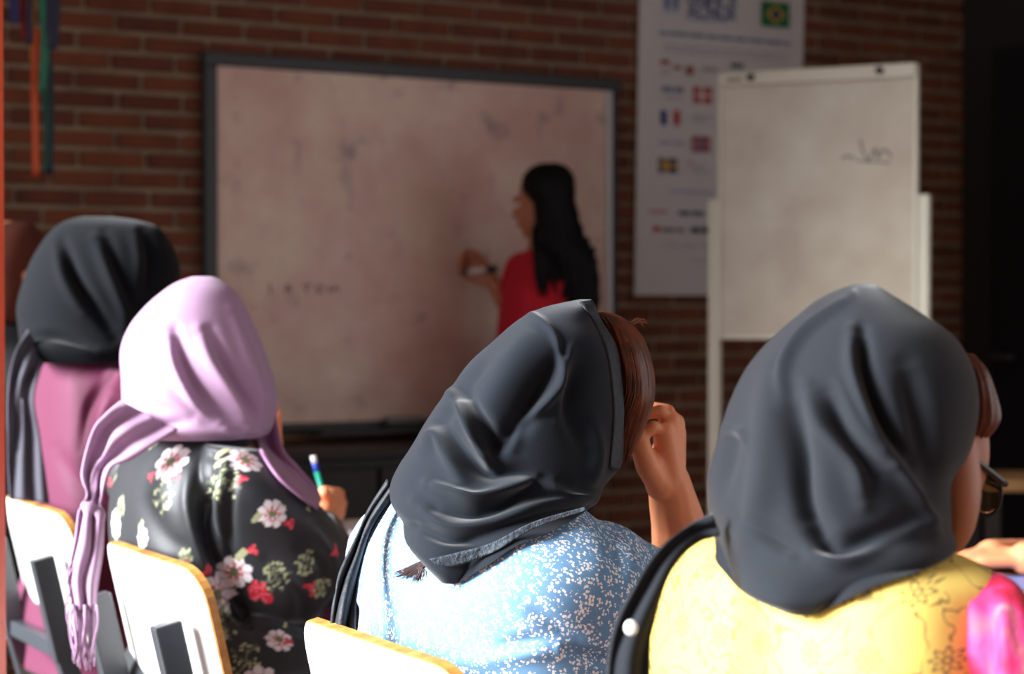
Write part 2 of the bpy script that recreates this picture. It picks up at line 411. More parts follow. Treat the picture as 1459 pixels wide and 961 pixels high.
# printed banner
bt0, bt1 = wt(912, .02), wt(1147, .02); bz0, bz1 = wz(905, 421, .02), 2.42
bn = thing('hanging_banner', 'white printed banner with logos and flags hung on brick wall', 'banner', W((bt0+bt1)/2, bz0, .02))
bwm = mat('banner_vinyl', (206, 200, 198), .6)
def bpt(t, z, off): # the lower end swings a little to the left
    return W(t-.02*(1-(z-bz0)/(bz1-bz0)), z, off)
k = 14; V = []; Fc = []
for i in range(k+1):
    for j in range(13):
        z = bz0+(bz1-bz0)*i/k; t = bt0+(bt1-bt0)*j/12
        for o_ in (.012, .016): V.append(bpt(t, z, o_+.004*math.sin(j*.9+i*.1)))
def vi(i, j, s): return (i*13+j)*2+s
for i in range(k):
    for j in range(12):
        Fc.append((vi(i, j, 1), vi(i, j+1, 1), vi(i+1, j+1, 1), vi(i+1, j, 1))); Fc.append((vi(i, j, 0), vi(i+1, j, 0), vi(i+1, j+1, 0), vi(i, j+1, 0)))
mesh('sheet', V, Fc, bwm, bn)
box('top_rail', W((bt0+bt1)/2, bz1+.01, .02), WD*((bt1-bt0)/2+.01), WN*.012, ZU*.014, alu, bn, .003)
PM = {}
def pm(rgb):
    if rgb not in PM: PM[rgb] = mat('print_%d_%d_%d' % rgb, rgb, .6)
    return PM[rgb]
def pr(name, x0, y0, x1, y1, rgb, off=.0225, parent=bn):
    tt = [wt(x, .02) for x in (x0, x1)]; xm = (x0+x1)/2
    zz = [wz(xm, y, .02) for y in (y0, y1)]
    return box(name, W(sum(tt)/2, sum(zz)/2, off), WD*abs(tt[1]-tt[0])/2, WN*.0006, ZU*abs(zz[0]-zz[1])/2, pm(rgb), parent)
def text(s, px, py, h, rgb, parent=bn):
    cu = bpy.data.curves.new('lettering', 'FONT'); cu.body = s; cu.size = h; cu.extrude = .0005; cu.align_x = 'LEFT'
    o = bpy.data.objects.new('tmp', cu); COL.objects.link(o); dg = bpy.context.evaluated_depsgraph_get(); dg.update()
    me = bpy.data.meshes.new_from_object(o.evaluated_get(dg)); bpy.data.objects.remove(o)
    V = getV(me); t0, z0 = wt(px, .02), wz(px, py, .02)
    setV(me, np.array([W(t0+v[0], z0+v[1], .0225+v[2]) for v in V]))
    return link('lettering', me, pm(rgb), parent, smooth=False)
BLUE = (38, 74, 140)
lg = pr('emblem', 944, -14, 966, 20, (178, 182, 196))
for x in (949, 961): pr('emblem_bar', x-2.5, -8, x+2.5, 14, BLUE, .0245)
pr('emblem_roof', 947, -13, 963, -8, BLUE, .0245)
text('UNHCR', 978, 7, .060, BLUE); text('ACNUR', 978, 25, .060, BLUE)
pr('fine_print', 978, 29, 1036, 31.5, (150, 156, 178))
def words(x0, x1, y, slope, h, rgb, seed):
    rn = random.Random(seed); x = x0
    while x < x1-6:
        w = rn.uniform(10, 26); pr('print_line', x, y+(x-x0)*slope-h/2, min(x+w, x1), y+(x-x0)*slope+h/2, rgb); x += w+3.5
words(938, 1124, 48, .088, 5, (122, 128, 150), 1); words(944, 1118, 66, .085, 2, (168, 164, 168), 2); words(944, 1118, 73, .085, 2, (168, 164, 168), 4)
def flag(parts):
    base = None
    for i, p in enumerate(parts):
        if base is None: base = pr('flag', *p)
        else: pr('flag_field', *p, .0225+.0012*i, base)
flag([(1083, 4, 1123, 40, (20, 104, 58))])
fl = [c for c in bn.children if c.name.startswith('flag')][-1]
tq = wt(1103, .02); zq = wz(1103, 22, .02)
mesh('flag_field', [W(tq-.042, zq, .0245), W(tq, zq-.034, .0245), W(tq+.042, zq, .0245), W(tq, zq+.034, .0245)], [(0, 1, 2, 3)], pm((190, 160, 40)), fl, False)
mesh('flag_field', [W(tq+.019*math.cos(a), zq+.019*math.sin(a), .0257) for a in np.linspace(0, 2*math.pi, 20, endpoint=False)], [tuple(range(20))], pm((30, 44, 96)), fl, False)
pr('logo_mark', 940, 86, 953, 93, (160, 92, 84)); pr('logo_mark', 941, 100, 953, 108, (196, 176, 178)); pr('logo_mark', 959, 94, 969, 100, (160, 96, 90)); pr('logo_mark', 977, 95, 987, 108, (150, 92, 62)); words(1000, 1020, 100, .08, 5, (150, 146, 138), 6)
pr('logo_mark', 1040, 91, 1058, 98, (70, 92, 80)); words(942, 974, 128, .05, 8, (128, 128, 150), 7); words(946, 970, 140, .05, 3, (170, 166, 176), 8)
flag([(988, 125, 1013, 148, (170, 50, 48)), (997, 125, 1000.5, 148, (216, 200, 198)), (988, 135, 1013, 138.5, (216, 200, 198))])
flag([(940, 158, 967, 179, (206, 200, 200)), (940, 158, 949, 179, (44, 52, 116)), (958, 158, 967, 179, (176, 54, 50))])
words(986, 1014, 166, .04, 3, (164, 176, 172), 9); words(986, 1014, 173, .04, 3, (164, 176, 172), 10); words(938, 974, 204, .03, 5, (166, 160, 168), 11)
flag([(986, 195, 1010, 217, (160, 52, 54)), (994, 195, 999, 217, (206, 190, 192)), (986, 204, 1010, 208.5, (206, 190, 192)), (995, 195, 998, 217, (60, 60, 110)), (986, 205.3, 1010, 207.3, (60, 60, 110))])
flag([(937, 226, 964, 247, (44, 62, 92)), (945, 226, 951, 247, (196, 150, 60)), (937, 234, 964, 239, (196, 150, 60))])
pr('logo_mark', 980, 230, 985, 235, (190, 120, 120)); words(986, 1010, 238, .03, 2.5, (170, 166, 168), 12); words(986, 1010, 246, .03, 2.5, (170, 166, 168), 13)
words(955, 1018, 273, .03, 3, (160, 158, 176), 14); words(924, 957, 302, .02, 5, (190, 130, 124), 15); words(966, 1012, 304, .02, 6, (92, 92, 112), 16)
pr('logo_mark', 930, 322, 939, 331, (180, 62, 56)); words(942, 973, 328, .01, 6, (122, 116, 112), 17); words(984, 1012, 328, .01, 8, (70, 76, 74), 18)
words(946, 1012, 350, .01, 2.5, (172, 166, 170), 19); words(984, 1012, 372, .01, 2.5, (180, 174, 176), 20)

# flip chart easel
FZ = 5.62; fa, fb = P(1028, 480, 5.76), P(1304, 480, 5.50)
fu = fb-fa; fu[2] = 0; fwid = np.linalg.norm(fu); fu /= fwid; fn = np.array([fu[1], -fu[0], 0])
ftop = P(1160, 101, FZ)[2]; fbot = P(1160, 482, FZ)[2]; fc = (fa+fb)/2
def fp(s, z, off=0): return np.array([fc[0], fc[1], 0])+fu*s+fn*off+ZU*z
flipm = mat('flipchart_surface', (196, 186, 166), .22, var=((178, 160, 140), 5.5), spec=.6)
cream = mat('cream_metal', (212, 206, 188), .4)
fl = thing('flipchart_easel', 'cream framed flipchart whiteboard on a white metal stand before the banner', 'easel', fp(0, 0))
h2 = (ftop-fbot)/2; zc = (ftop+fbot)/2
box('board', fp(0, zc), fu*fwid/2, fn*.008, ZU*h2, flipm, fl, .003)
for s in (-1, 1):
    box('board_edge', fp(s*(fwid/2+.002), zc, .002), fu*.006, fn*.013, ZU*(h2+.004), cream, fl, .003)
box('board_edge', fp(0, fbot, .002), fu*fwid/2, fn*.013, ZU*.006, cream, fl, .003)
cb_ = box('clamp_bar', fp(0, ftop-.014, .012), fu*(fwid/2+.004), fn*.012, ZU*.02, cream, fl, .004)
for s in (-.33, .33):
    V, Fc = capsule(fp(s*fwid, ftop-.012, .02), .011, fp(s*fwid, ftop-.012, .034), .010); mesh('hook', V, Fc, M['black_steel'], cb_)
box('printed_mark', fp(-.42*fwid, ftop-.016, .0245), fu*.022, fn*.0005, ZU*.004, pm((120, 116, 104)), cb_)
for s in (-1, 1):
    zt = P(1022, 283, 5.7)[2]
    up = box('upright', fp(s*(fwid/2+.022), zt/2+.03, -.005), fu*.018, fn*.014, ZU*(zt/2-.03), cream, fl, .004)
    box('foot', fp(s*(fwid/2+.022), .03, 0), fu*.02, fn*.28, ZU*.02, cream, fl, .006)
for i, pts in enumerate(([(1203, 228), (1212, 224), (1222, 230)], [(1228, 200), (1232, 218), (1240, 232)], [(1240, 232), (1250, 214), (1252, 230), (1262, 216), (1272, 228)], [(1225, 232), (1270, 236)])):
    V = []
    for (x, y) in pts:
        s = ((x-1028)/276-.5)*fwid; z = ftop-(y-101)/381*2*h2; V.append(fp(s, z, .0085))
    tube('marker_stroke', V, .0024, mat('grey_marker', (110, 104, 104), .6), fl, 5, res=12)

# hanging ribbons
rb = thing('ribbon_streamers', 'bunch of long coloured ribbons hanging on the brick wall', 'ribbons', P(48, -40, 5.2))
for (xs, ys, ye, w, rgb) in (((20, 20), -60, 34, 14, (34, 40, 92)), ((29, 35), -60, 56, 8, (150, 30, 36)), ((42, 42), -60, 64, 9, (26, 28, 62)), ((49, 46, 47), -60, 88, 8, (196, 132, 44)), ((54, 49, 50, 51), 40, 250, 9, (206, 84, 34)),
        ((48, 47, 47), 70, 246, 4, (150, 30, 30)), ((56, 61, 64, 60), -60, 132, 11, (28, 112, 84)), ((62, 66, 67, 66), 120, 244, 9, (20, 96, 76)), ((74, 76, 72), -60, 70, 20, (30, 30, 58)), ((66, 72, 73, 71), 40, 248, 9, (22, 40, 52))):
    ks = np.linspace(ys, ye, len(xs)); L = [(x-w/2, y) for x, y in zip(xs, ks)]; Rr = [(x+w/2, y) for x, y in zip(xs, ks)]
    strip('ribbon', L, Rr, 5.16+random.uniform(-.04, .04), mat('ribbon_%d' % len(rb.children), rgb, .5), rb, n=24, k=5, ripple=.008, waves=.7, thick=.002)

# ------------------------------------------------------------------ chairs
def panel_vf(wd, ht, r, th, curve):
    """rounded plywood panel in local y (width), z (height), bent about the vertical"""
    out = []
    for (cy, cz, a0) in ((wd/2-r, ht/2-r, 0), (-wd/2+r, ht/2-r, 90), (-wd/2+r, -ht/2+r, 180), (wd/2-r, -ht/2+r, 270)):
        for a in np.linspace(a0, a0+90, 8): out.append((cy+r*math.cos(math.radians(a)), cz+r*math.sin(math.radians(a))))
    out = np.array(out); n = len(out); V = []
    for x in (0, th):
        for s in (1.0, .8, .55, .3, .05):
            for (y, z) in out*s: V.append((x-curve*(y/(wd/2))**2*-1, y, z))
    Fc = []
    for side in (0, 1):
        b = side*n*5
        for k in range(4):
            for j in range(n):
                f = (b+k*n+j, b+k*n+(j+1) % n, b+(k+1)*n+(j+1) % n, b+(k+1)*n+j); Fc.append(f if side else f[::-1])
        Fc.append(tuple(b+4*n+j for j in range(n)))
    for j in range(n): Fc.append((j, (j+1) % n, 5*n+(j+1) % n, 5*n+j))
    return np.array(V), Fc
def make_chair():
    root = bpy.data.objects.new('school_chair', None); COL.objects.link(root); root.empty_display_size = .1
    rec = math.radians(13); cr, sr = math.cos(rec), math.sin(rec)
    def back(v): # local panel -> chair
        x, y, z = v; return (-.20+x*cr-z*sr-.02, y, .715+z*cr+x*sr)
    V, Fc = panel_vf(.40, .25, .055, .012, .02)
    o = link('backrest', tomesh([back(v) for v in V], Fc), M['ply'], root, False)
    V, Fc = panel_vf(.396, .246, .054, .002, .02); V[:, 0] -= .002
    link('laminate_face', tomesh([back(v) for v in V], Fc), M['white_lam'], o, False)
    V, Fc = panel_vf(.39, .39, .06, .014, .0)
    seat = link('seat', tomesh([(v[2]+.02, v[1], .44+v[0]) for v in V], Fc), M['ply'], root, False)
    V[:, 0] = np.where(V[:, 0] > .007, .003, 0); link('laminate_face', tomesh([(v[2]*.99+.02, v[1]*.99, .454+v[0]) for v in V], Fc), M['white_lam'], seat, False)
    for s in (-1, 1):
        a = np.array(back((-.028, s*.15, .055))); b = np.array(back((-.028, s*.15, -.13))); c = np.array([-.17, s*.17, .42])
        ax = (a-b)/2
        box('upright', (a+b)/2, ax, np.array([0, .013, 0]), np.array([cr, 0, sr])*.02, M['steel'], root, .003)
        box('upright_lower', (b+c)/2, (b-c)/2*1.04, np.array([0, .013, 0]), np.array([.018, 0, 0]), M['steel'], root, .003)
        for (x, dx) in ((-.17, -.05), (.18, .03)):
            V, Fc = tube_vf(np.array([[x, s*.17, .425], [x+dx, s*.185, .012]]), [.0125, .0125], 10); mesh('leg', V, Fc, M['steel'], root)
            V, Fc = capsule((x+dx, s*.185, .012), .014, (x+dx, s*.185, .022), .014, 10); mesh('foot_cap', V, Fc, M['black_steel'], root)
        box('seat_rail', (0, s*.17, .425), np.array([.18, 0, 0]), np.array([0, .012, 0]), ZU*.012, M['steel'], root, .003)
    bx = np.array(back((-.028, 0, -.115)))
    box('crossbar', bx, np.array([0, .15, 0]), np.array([.012, 0, 0]), ZU*.014, M['steel'], root, .003)
    return root
def copy_tree(o, parent=None):
    c = o.copy(); COL.objects.link(c)
    if parent is not None: c.parent = parent
    for ch in list(o.children): copy_tree(ch, c)
    return c
chair0 = make_chair()
CH = {}
ang = math.atan2(FD[1], FD[0])
for i, (key, (x, y), lab) in enumerate((('w3', (-.165, 2.08), 'white backed school chair under the woman in the blue floral shirt'), ('w2', (-.538, 2.80), 'white backed school chair under the woman in the black floral dress'),
        ('w1', (-.872, 3.49), 'white backed school chair under the woman in the magenta dress'), ('w4', (.16, 1.42), 'white backed school chair under the woman in the yellow shirt'))):
    c = chair0 if i == 0 else copy_tree(chair0)
    c.location = (x+FD[0]*.25, y+FD[1]*.25, 0); c.rotation_euler = (0, 0, ang); tag(c, lab, 'chair', 'school chairs in a row'); CH[key] = c
bpy.context.view_layer.update()
def chair_bvh(c):
    out = []
    for o in c.children_recursive:
        if o.type == 'MESH': out.append(BVHTree.FromPolygons([o.matrix_world @ v.co for v in o.data.vertices], [tuple(p.vertices) for p in o.data.polygons]))
    return out

# ------------------------------------------------------------------ people
def head_parts(c, f, up, s=1.0):
    """skull, jaw, nose, brow, ears, lips; c centre, f the way the face looks"""
    c = np.array(c); f = np.array(f)/np.linalg.norm(f); r = np.cross(f, up); r /= np.linalg.norm(r); u = np.cross(r, f)
    E = lambda a, b, d, x, y, z: ellipsoid(c+s*(f*a+r*b+u*d), f*x*s, r*y*s, u*z*s)
    ps = [E(-.012, 0, .025, .092, .074, .088), E(.022, 0, -.04, .068, .058, .075), E(.055, 0, -.088, .026, .028, .022),
          E(.084, 0, .012, .016, .045, .012), E(.080, 0, -.062, .018, .024, .012)]
    ps += [capsule(c+s*(f*.088+u*.008), .008*s, c+s*(f*.108-u*.03), .012*s)]
    for q in (-1, 1): ps += [E(-.005, q*.074, -.012, .018, .009, .03), E(.068, q*.036, -.03, .025, .024, .022)]
    return ps, f, r, u
def eyes(parent, c, f, r, u, s=1.0):
    c = np.array(c)
    for q in (-1, 1):
        p = c+s*(f*.074+r*q*.031-u*.006)
        o = mesh('eye', *ellipsoid(p, f*.012*s, r*.014*s, u*.009*s, 16), M['eye'], parent)
        mesh('iris', *ellipsoid(p+f*.0095*s, f*.004*s, r*.006*s, u*.006*s, 12), M['iris'], o)
        tube('eyebrow', [c+s*(f*.090+r*q*.014+u*.014), c+s*(f*.090+r*q*.032+u*.02), c+s*(f*.076+r*q*.05+u*.013)], [.002, .0035, .0015], M['hair_dark'], parent, 6, res=8)
    mesh('lips', *ellipsoid(c+s*(f*.092-u*.064), f*.008*s, r*.022*s, u*.007*s, 16), M['lip'], parent)
def legs_seated(pel, r=1.0):
    out = []
    pts = []
    for s in (-1, 1):
        hip = pel+RD*s*.09; kn = hip+FD*.42+RD*s*.03; kn[2] = .53; an = kn.copy(); an[2] = .09; an += FD*.02; toe = an+FD*.16; toe[2] = .045
        out.append((hip, kn, an, toe))
    return out
def body_mesh(headc, f, up, chest, pel, sh, arms, voxel=.005, s=1.0, legs=None, extra=()):
    hp, f, r, u = head_parts(headc, f, up, s)
    neck0 = np.array(chest)+np.array([0, 0, .10])
    ps = hp+chain([np.array(headc)-u*.05-f*.02, neck0], [.055, .06])
    ps += chain([neck0-ZU*.02, np.array(chest)-ZU*.08, np.array(pel)+ZU*.1, np.array(pel)], [.065, .095, .09, .10], 20)
    for a in arms:
        ps += chain([neck0-ZU*.09, a[0][0]], [.055, .042]) + chain(*a)
    for (hip, kn, an, toe) in legs: ps += chain([hip, kn, an, toe], [.085, .055, .038, .03])
    ps += list(extra)
    return union(ps, voxel, 4 if voxel > .004 else 2), f, r, u
def hand_parts(w, d, nrm, th, curl=.6, s=1.0):
    """palm, four unequal bent fingers and a thumb from the side of the palm; w wrist, d along the hand, nrm out of the palm, th thumb side"""
    w, d, nrm, th = [np.array(x, float) for x in (w, d, nrm, th)]; ps = []
    for i, (o, L) in enumerate(((.028, .07), (.010, .078), (-.009, .072), (-.026, .056))):
        k = w+s*(d*.088+th*o-nrm*.0*i); ps.append(capsule(w+th*o*.5*s+d*.01, .014*s, k, .0115*s))
        a = curl*.6; p = k; dd = d
        for j, seg in enumerate((.5, .3, .24)):
            dd = d*math.cos(a)+nrm*math.sin(a); q = p+dd*L*seg*s; ps.append(capsule(p, (.0098-.001*j)*s, q, (.0090-.001*j)*s)); p = q; a += curl*.9
    b = w+s*(d*.025+th*.022); p1 = b+s*(d*.03+th*.022+nrm*.012); p2 = p1+s*(d*.032+th*.004+nrm*.014); p3 = p2+s*(d*.022-th*.006+nrm*.01)
    ps += chain([b, p1, p2, p3], [.016*s, .0125*s, .0105*s, .008*s])
    return ps
def seat_of(key):
    c = CH[key].location; return np.array([c.x, c.y, 0])
def garment(parts, voxel, folds, m, name, parent, smooth=6, wob=0.0):
    me = union(parts, voxel, smooth)
    if folds or wob: fold(me, folds, wob)
    return link(name, me, m, parent)
def skirt_parts(pel, r=.13, ankle=.12):
    out = []
    for (hip, kn, an, toe) in legs_seated(pel):
        out += chain([hip, kn, an+ZU*.06], [r, r*.72, ankle*.8], 18)
    out += chain([pel-RD*.08, pel+RD*.08], [.15, .15], 20)
    L = legs_seated(pel); out += chain([(L[0][1]+L[0][0])/2, (L[1][1]+L[1][0])/2], [.085, .085])
    return out
def shoes(pel, parent, m):
    for (hip, kn, an, toe) in legs_seated(pel):
        V, Fc = join(chain([an-ZU*.035-FD*.02, toe], [.05, .042], 16)); V[:, 2] = np.maximum(V[:, 2], .004); mesh('shoe', V, Fc, m, parent)
def scarf(name, rs, Z, m, parent, folds, trees, na=170, nr=150, wob=.0015, off=.008):
    V, Fc = loft(rows(rs, Z), na, nr); me = tomesh(V, Fc); fold(me, [(a, b*.95, c*1.3) for a, b, c in folds], wob)
    drape_mesh(me, trees, off)
    # relax the cloth once after laying it on the body
    o = link(name, me, m, parent); s = o.modifiers.new('relax', 'SMOOTH'); s.iterations = 2; s.factor = .4
    return o

# ---- woman in blue floral shirt (W3)
def floral_blue():
    m = mat('blue_ditsy_floral', (110, 150, 186), .75, bump=(300, .1)); nt = m.node_tree; tc = nt.nodes['Texture Coordinate']
    v1 = nt.nodes.new('ShaderNodeTexVoronoi'); v1.inputs['Scale'].default_value = 125
    v2 = nt.nodes.new('ShaderNodeTexVoronoi'); v2.inputs['Scale'].default_value = 270
    for v in (v1, v2): nt.links.new(tc.outputs['Object'], v.inputs['Vector'])
    a = nt.nodes.new('ShaderNodeMath'); a.operation = 'LESS_THAN'; a.inputs[1].default_value = .58; nt.links.new(v1.outputs['Distance'], a.inputs[0])
    b = nt.nodes.new('ShaderNodeMath'); b.operation = 'LESS_THAN'; b.inputs[1].default_value = .46; nt.links.new(v2.outputs['Distance'], b.inputs[0])
    c = nt.nodes.new('ShaderNodeMath'); c.operation = 'MULTIPLY'; nt.links.new(a.outputs[0], c.inputs[0]); nt.links.new(b.outputs[0], c.inputs[1])
    mx = nt.nodes.new('ShaderNodeMix'); mx.data_type = 'RGBA'; mx.inputs['A'].default_value = (*lin((104, 146, 184)), 1); mx.inputs['B'].default_value = (*lin((240, 236, 236)), 1)
    nt.links.new(c.outputs[0], mx.inputs['Factor']); nt.links.new(mx.outputs['Result'], nt.nodes['Principled BSDF'].inputs['Base Color'])
    return m
def person(label, key=None, loc=None):
    if loc is None: loc = seat_of(key)
    return thing('person', label, 'person', loc)

w3 = person('seated woman in dark grey headscarf and blue white floral shirt, hand at her forehead', 'w3')
Z3 = 2.25
pel3 = seat_of('w3')+FD*-.06-RD*.10+ZU*.62
chest3 = P(715, 800, 2.27)
f3 = np.array([.80, .45, -.38]); hc3 = P(768, 598, 2.27)
rs = P(848, 826, 2.24); el = P(978, 862, 2.47); wr_ = P(958, 712, 2.42)
ls = P(580, 800, 2.36); lel = ls+FD*.1-ZU*.24; lwr = lel+FD*.25+ZU*.02+RD*.05
fing = []
MC = {'i': (946, 618, 2.37), 'm': (954, 602, 2.39), 'r': (961, 604, 2.41), 'p': (964, 616, 2.435)}
for k, r0 in (('i', .0135), ('m', .014), ('r', .0135), ('p', .0125)):
    fing.append(capsule(P(955, 694, 2.40)+(P(*MC[k])-P(955, 694, 2.40))*.05, .019, P(*MC[k]), r0))
for pts, r0 in (([(946, 618, 2.37), (931, 608, 2.358), (920, 620, 2.356), (913, 632, 2.36)], .0080), ([(954, 602, 2.39), (941, 586, 2.382), (922, 590, 2.382), (908, 604, 2.386)], .0086),
        ([(961, 604, 2.41), (952, 585, 2.41), (930, 580, 2.414), (910, 584, 2.418)], .0084), ([(964, 616, 2.435), (960, 596, 2.44), (944, 588, 2.445), (928, 590, 2.45)], .0082),
        ([(938, 690, 2.385), (922, 664, 2.362), (912, 634, 2.356), (903, 606, 2.36)], .0155)):
    fing += chain([P(*p) for p in pts], [r0, r0*.95, r0*.82, r0*.68])
fing.append(capsule(P(950, 690, 2.40), .024, P(953, 640, 2.40), .021)); fing.append(capsule(P(941, 692, 2.39), .019, P(930, 660, 2.375), .015))
arm_r = ([rs, el, P(966, 745, 2.44), wr_, P(954, 690, 2.405)], [.042, .041, .034, .030, .027])
arm_l = ([ls, lel, lwr], [.05, .042, .028])
bm3, f, r, u = body_mesh(hc3, f3, ZU+FD*.3, chest3, pel3, None, [arm_r, arm_l], .003, s=.9, legs=legs_seated(pel3), extra=fing+hand_parts(lwr, FD, -ZU, RD, .3))
b3 = link('body', bm3, M['skin'], w3); eyes(b3, hc3, f, r, u, .9)
t3 = torso([(690, 600, 790, 0.039), (712, 562, 822, 0.062), (735, 545, 852, 0.082), (762, 530, 890, 0.105), (790, 520, 914, 0.117), (825, 512, 920, 0.125), (870, 506, 912, 0.129), (930, 502, 908, 0.129), (1000, 500, 905, 0.125), (1080, 505, 890, 0.117), (1150, 520, 860, 0.094)], Z3)
sl3 = loft([(850, 742, 900, 800, 2.2, .05, 2), (868, 742, 905, 850, 2.22, .06, 2), (895, 752, 912, 872, 2.27, .062, 2), (915, 770, 925, 850, 2.33, .055, 2), (922, 784, 932, 846, 2.38, .045, 2)], 32, 24)
shirt3 = garment([t3, sl3]+[capsule(chest3-ZU*.1, .115, pel3, .14, 20)]+chain([ls-FD*.0, lel], [.075, .065], 18)+chain([rs, rs+(el-rs)*.5], [.066, .056], 18), .0045,
    [([(700, 925), (760, 915), (800, 925)], 9, -.010), ([(790, 922), (850, 938), (915, 950)], 8, -.010), ([(660, 945), (760, 928), (830, 922)], 14, .008), ([(745, 860), (800, 900), (850, 925)], 12, -.006), ([(860, 742), (880, 790), (872, 850)], 16, -.006), ([(885, 752), (905, 778)], 8, .006)],
    floral_blue(), 'shirt', w3, 5, .002)
tr3 = union(skirt_parts(pel3-ZU*.03, .115, .09), .012, 5); link('trousers', tr3, M['denim'], w3)
shoes(pel3, w3, M['black_plain'])
T3 = [bvh(shirt3.data)]
h3 = scarf('headscarf', [(427, 826, 843, .010), (433, 800, 847, .04), (441, 773, 850, .06), (456, 741, 855, .078), (480, 709, 870, .098), (512, 671, 881, .112), (552, 641, 886, .12), (592, 611, 888, .125), (632, 587, 887, .13), (662, 567, 884, .135), (690, 555, 862, .14), (715, 557, 848, .15, 2.3), (738, 573, 806, .155, 2.6), (762, 579, 742, .16, 3), (786, 602, 704, .163, 3), (806, 628, 668, .155, 3)], Z3, M['black_cloth'], w3,
    [([(770, 470), (735, 520), (700, 580), (668, 640)], 26, .012), ([(800, 505), (765, 560), (735, 610), (690, 640)], 13, -.016), ([(812, 498), (790, 560), (745, 600), (728, 640)], 9, .012), ([(640, 560), (672, 600), (690, 650), (702, 668)], 9, .016), ([(655, 550), (690, 600), (708, 655)], 10, -.013), ([(625, 600), (655, 640), (690, 672), (740, 672), (800, 690)], 12, -.014),
     ([(600, 640), (625, 620), (645, 660), (665, 700)], 12, .011), ([(610, 690), (640, 700), (680, 712), (740, 690), (764, 684)], 10, .014), ([(620, 725), (680, 730), (740, 705), (775, 686)], 10, -.013), ([(764, 684), (800, 700), (845, 715)], 8, .008), ([(590, 715), (640, 750), (700, 745), (770, 722), (840, 708)], 9, .008), ([(590, 750), (640, 768), (700, 765), (780, 735), (840, 722)], 8, -.010),
     ([(745, 440), (790, 480), (800, 540), (795, 600)], 5, .005), ([(830, 510), (815, 580), (835, 640)], 16, -.010), ([(845, 600), (850, 650), (840, 700)], 12, .007), ([(700, 500), (660, 550), (625, 610)], 12, -.008)], T3, na=220, nr=200)
lace = mat('lace_trim', (32, 36, 42), .6, bump=(160, 1.0)); 
strip('hem_band', [(826, 431), (846, 458), (864, 500), (872, 550), (874, 600), (868, 668)], [(843, 428), (856, 456), (878, 496), (886, 550), (888, 600), (881, 672)], 2.22, lace, h3, trees=[bvh(h3.data)], off=.002, thick=.002, n=60, k=6)
strip('hem_band', [(612, 797), (650, 788), (700, 774), (760, 744), (835, 722)], [(622, 806), (652, 806), (706, 786), (764, 752), (838, 727)], 2.08, mat('crochet_trim', (62, 74, 86), .7, bump=(260, 1.0), var=((30, 34, 40), 220)), h3, trees=[bvh(h3.data)]+T3, off=.003, thick=.002, n=60, k=6)
# auburn hair in front of the scarf rim
V, Fc = loft(rows([(446, 842, 866, .03), (455, 846, 888, .06), (475, 850, 910, .08), (505, 856, 924, .09), (540, 864, 931, .09), (572, 866, 930, .085), (600, 868, 920, .07), (630, 868, 908, .055), (652, 872, 896, .035), (664, 878, 888, .015)], 2.31), 90, 70)
me = tomesh(V, Fc); q = proj(getV(me)); N = getN(me); setV(me, getV(me)+N*(.0014*np.sin((np.arange(len(q)) % 90)*2*math.pi/90*22+q[:, 1]*.02))[:, None])
hr3 = link('hair', me, M['hair_auburn'], w3)
parts = []
for i in range(70):
    a = random.random(); x0 = 852+a*34; x1 = 872+a*58
    z = 2.31-.08*math.sqrt(max(.05, 1-(2*a-1)**2))-random.uniform(0, .01)
    pts = [P(x0, 450+a*18, z+.03), P(x0+18+a*14, 495, z), P(x1+2, 550+random.uniform(-8, 8), z-.004), P(x1-10-a*8, 605, z+.002), P(870+a*26, 648+random.uniform(-12, 16), z+.02)]
    parts.append(tube_vf(cat_rom(pts, 14), np.linspace(.0011, .0005, 14), 5))
for i in range(6):
    x = 905+random.uniform(-5, 12); parts.append(tube_vf(cat_rom([P(x-12, 462, 2.3), P(x, 458+random.uniform(-8, 4), 2.3), P(x+8, 470+random.uniform(-14, 6), 2.3)], 8), np.linspace(.0005, .0003, 8), 4))
o = mesh('hair_strands', *join(parts), M['hair_auburn'], hr3); o['kind'] = 'stuff'
parts = []
zt = 2.06
for i in range(34):
    a = random.random(); e = (562+a*40+random.uniform(-6, 6), 818+a*14+random.uniform(-5, 4))
    parts.append(tube_vf(cat_rom([P(622, 796+a*8, zt+.03), P(604-a*4+random.uniform(-3, 3), 800+a*9, zt), P((604+e[0])/2, (804+e[1])/2+random.uniform(-3, 3), zt-.002), P(*e, zt+.004)], 10), np.linspace(.0016, .0003, 10), 4))
tz = hitdist(T3, 590, 815)
V, Fc = join(parts); qq = proj(V)
for i in range(len(V)):
    z = hitdist(T3, qq[i, 0], qq[i, 1])
    if z is not None: V[i] = P(qq[i, 0], qq[i, 1], z-.004-(zt-qq[i, 2])*.3)
o = mesh('hair_tail', V, Fc, M['hair_dark'], hr3); o['kind'] = 'stuff'
lacy = mat('black_lace', (40, 46, 54), .6, bump=(90, 1.0), var=((26, 29, 35), 70))
strip('scarf_end', [(553, 684), (524, 730), (503, 776), (483, 821), (474, 870), (470, 930)], [(562, 706), (529, 763), (514, 815), (509, 846), (505, 885), (503, 940)], [2.26, 2.26, 2.24, 2.22, 2.2, 2.2], lacy, h3, n=60, k=16, ripple=.012, waves=2, bulge=.01, thick=.004)

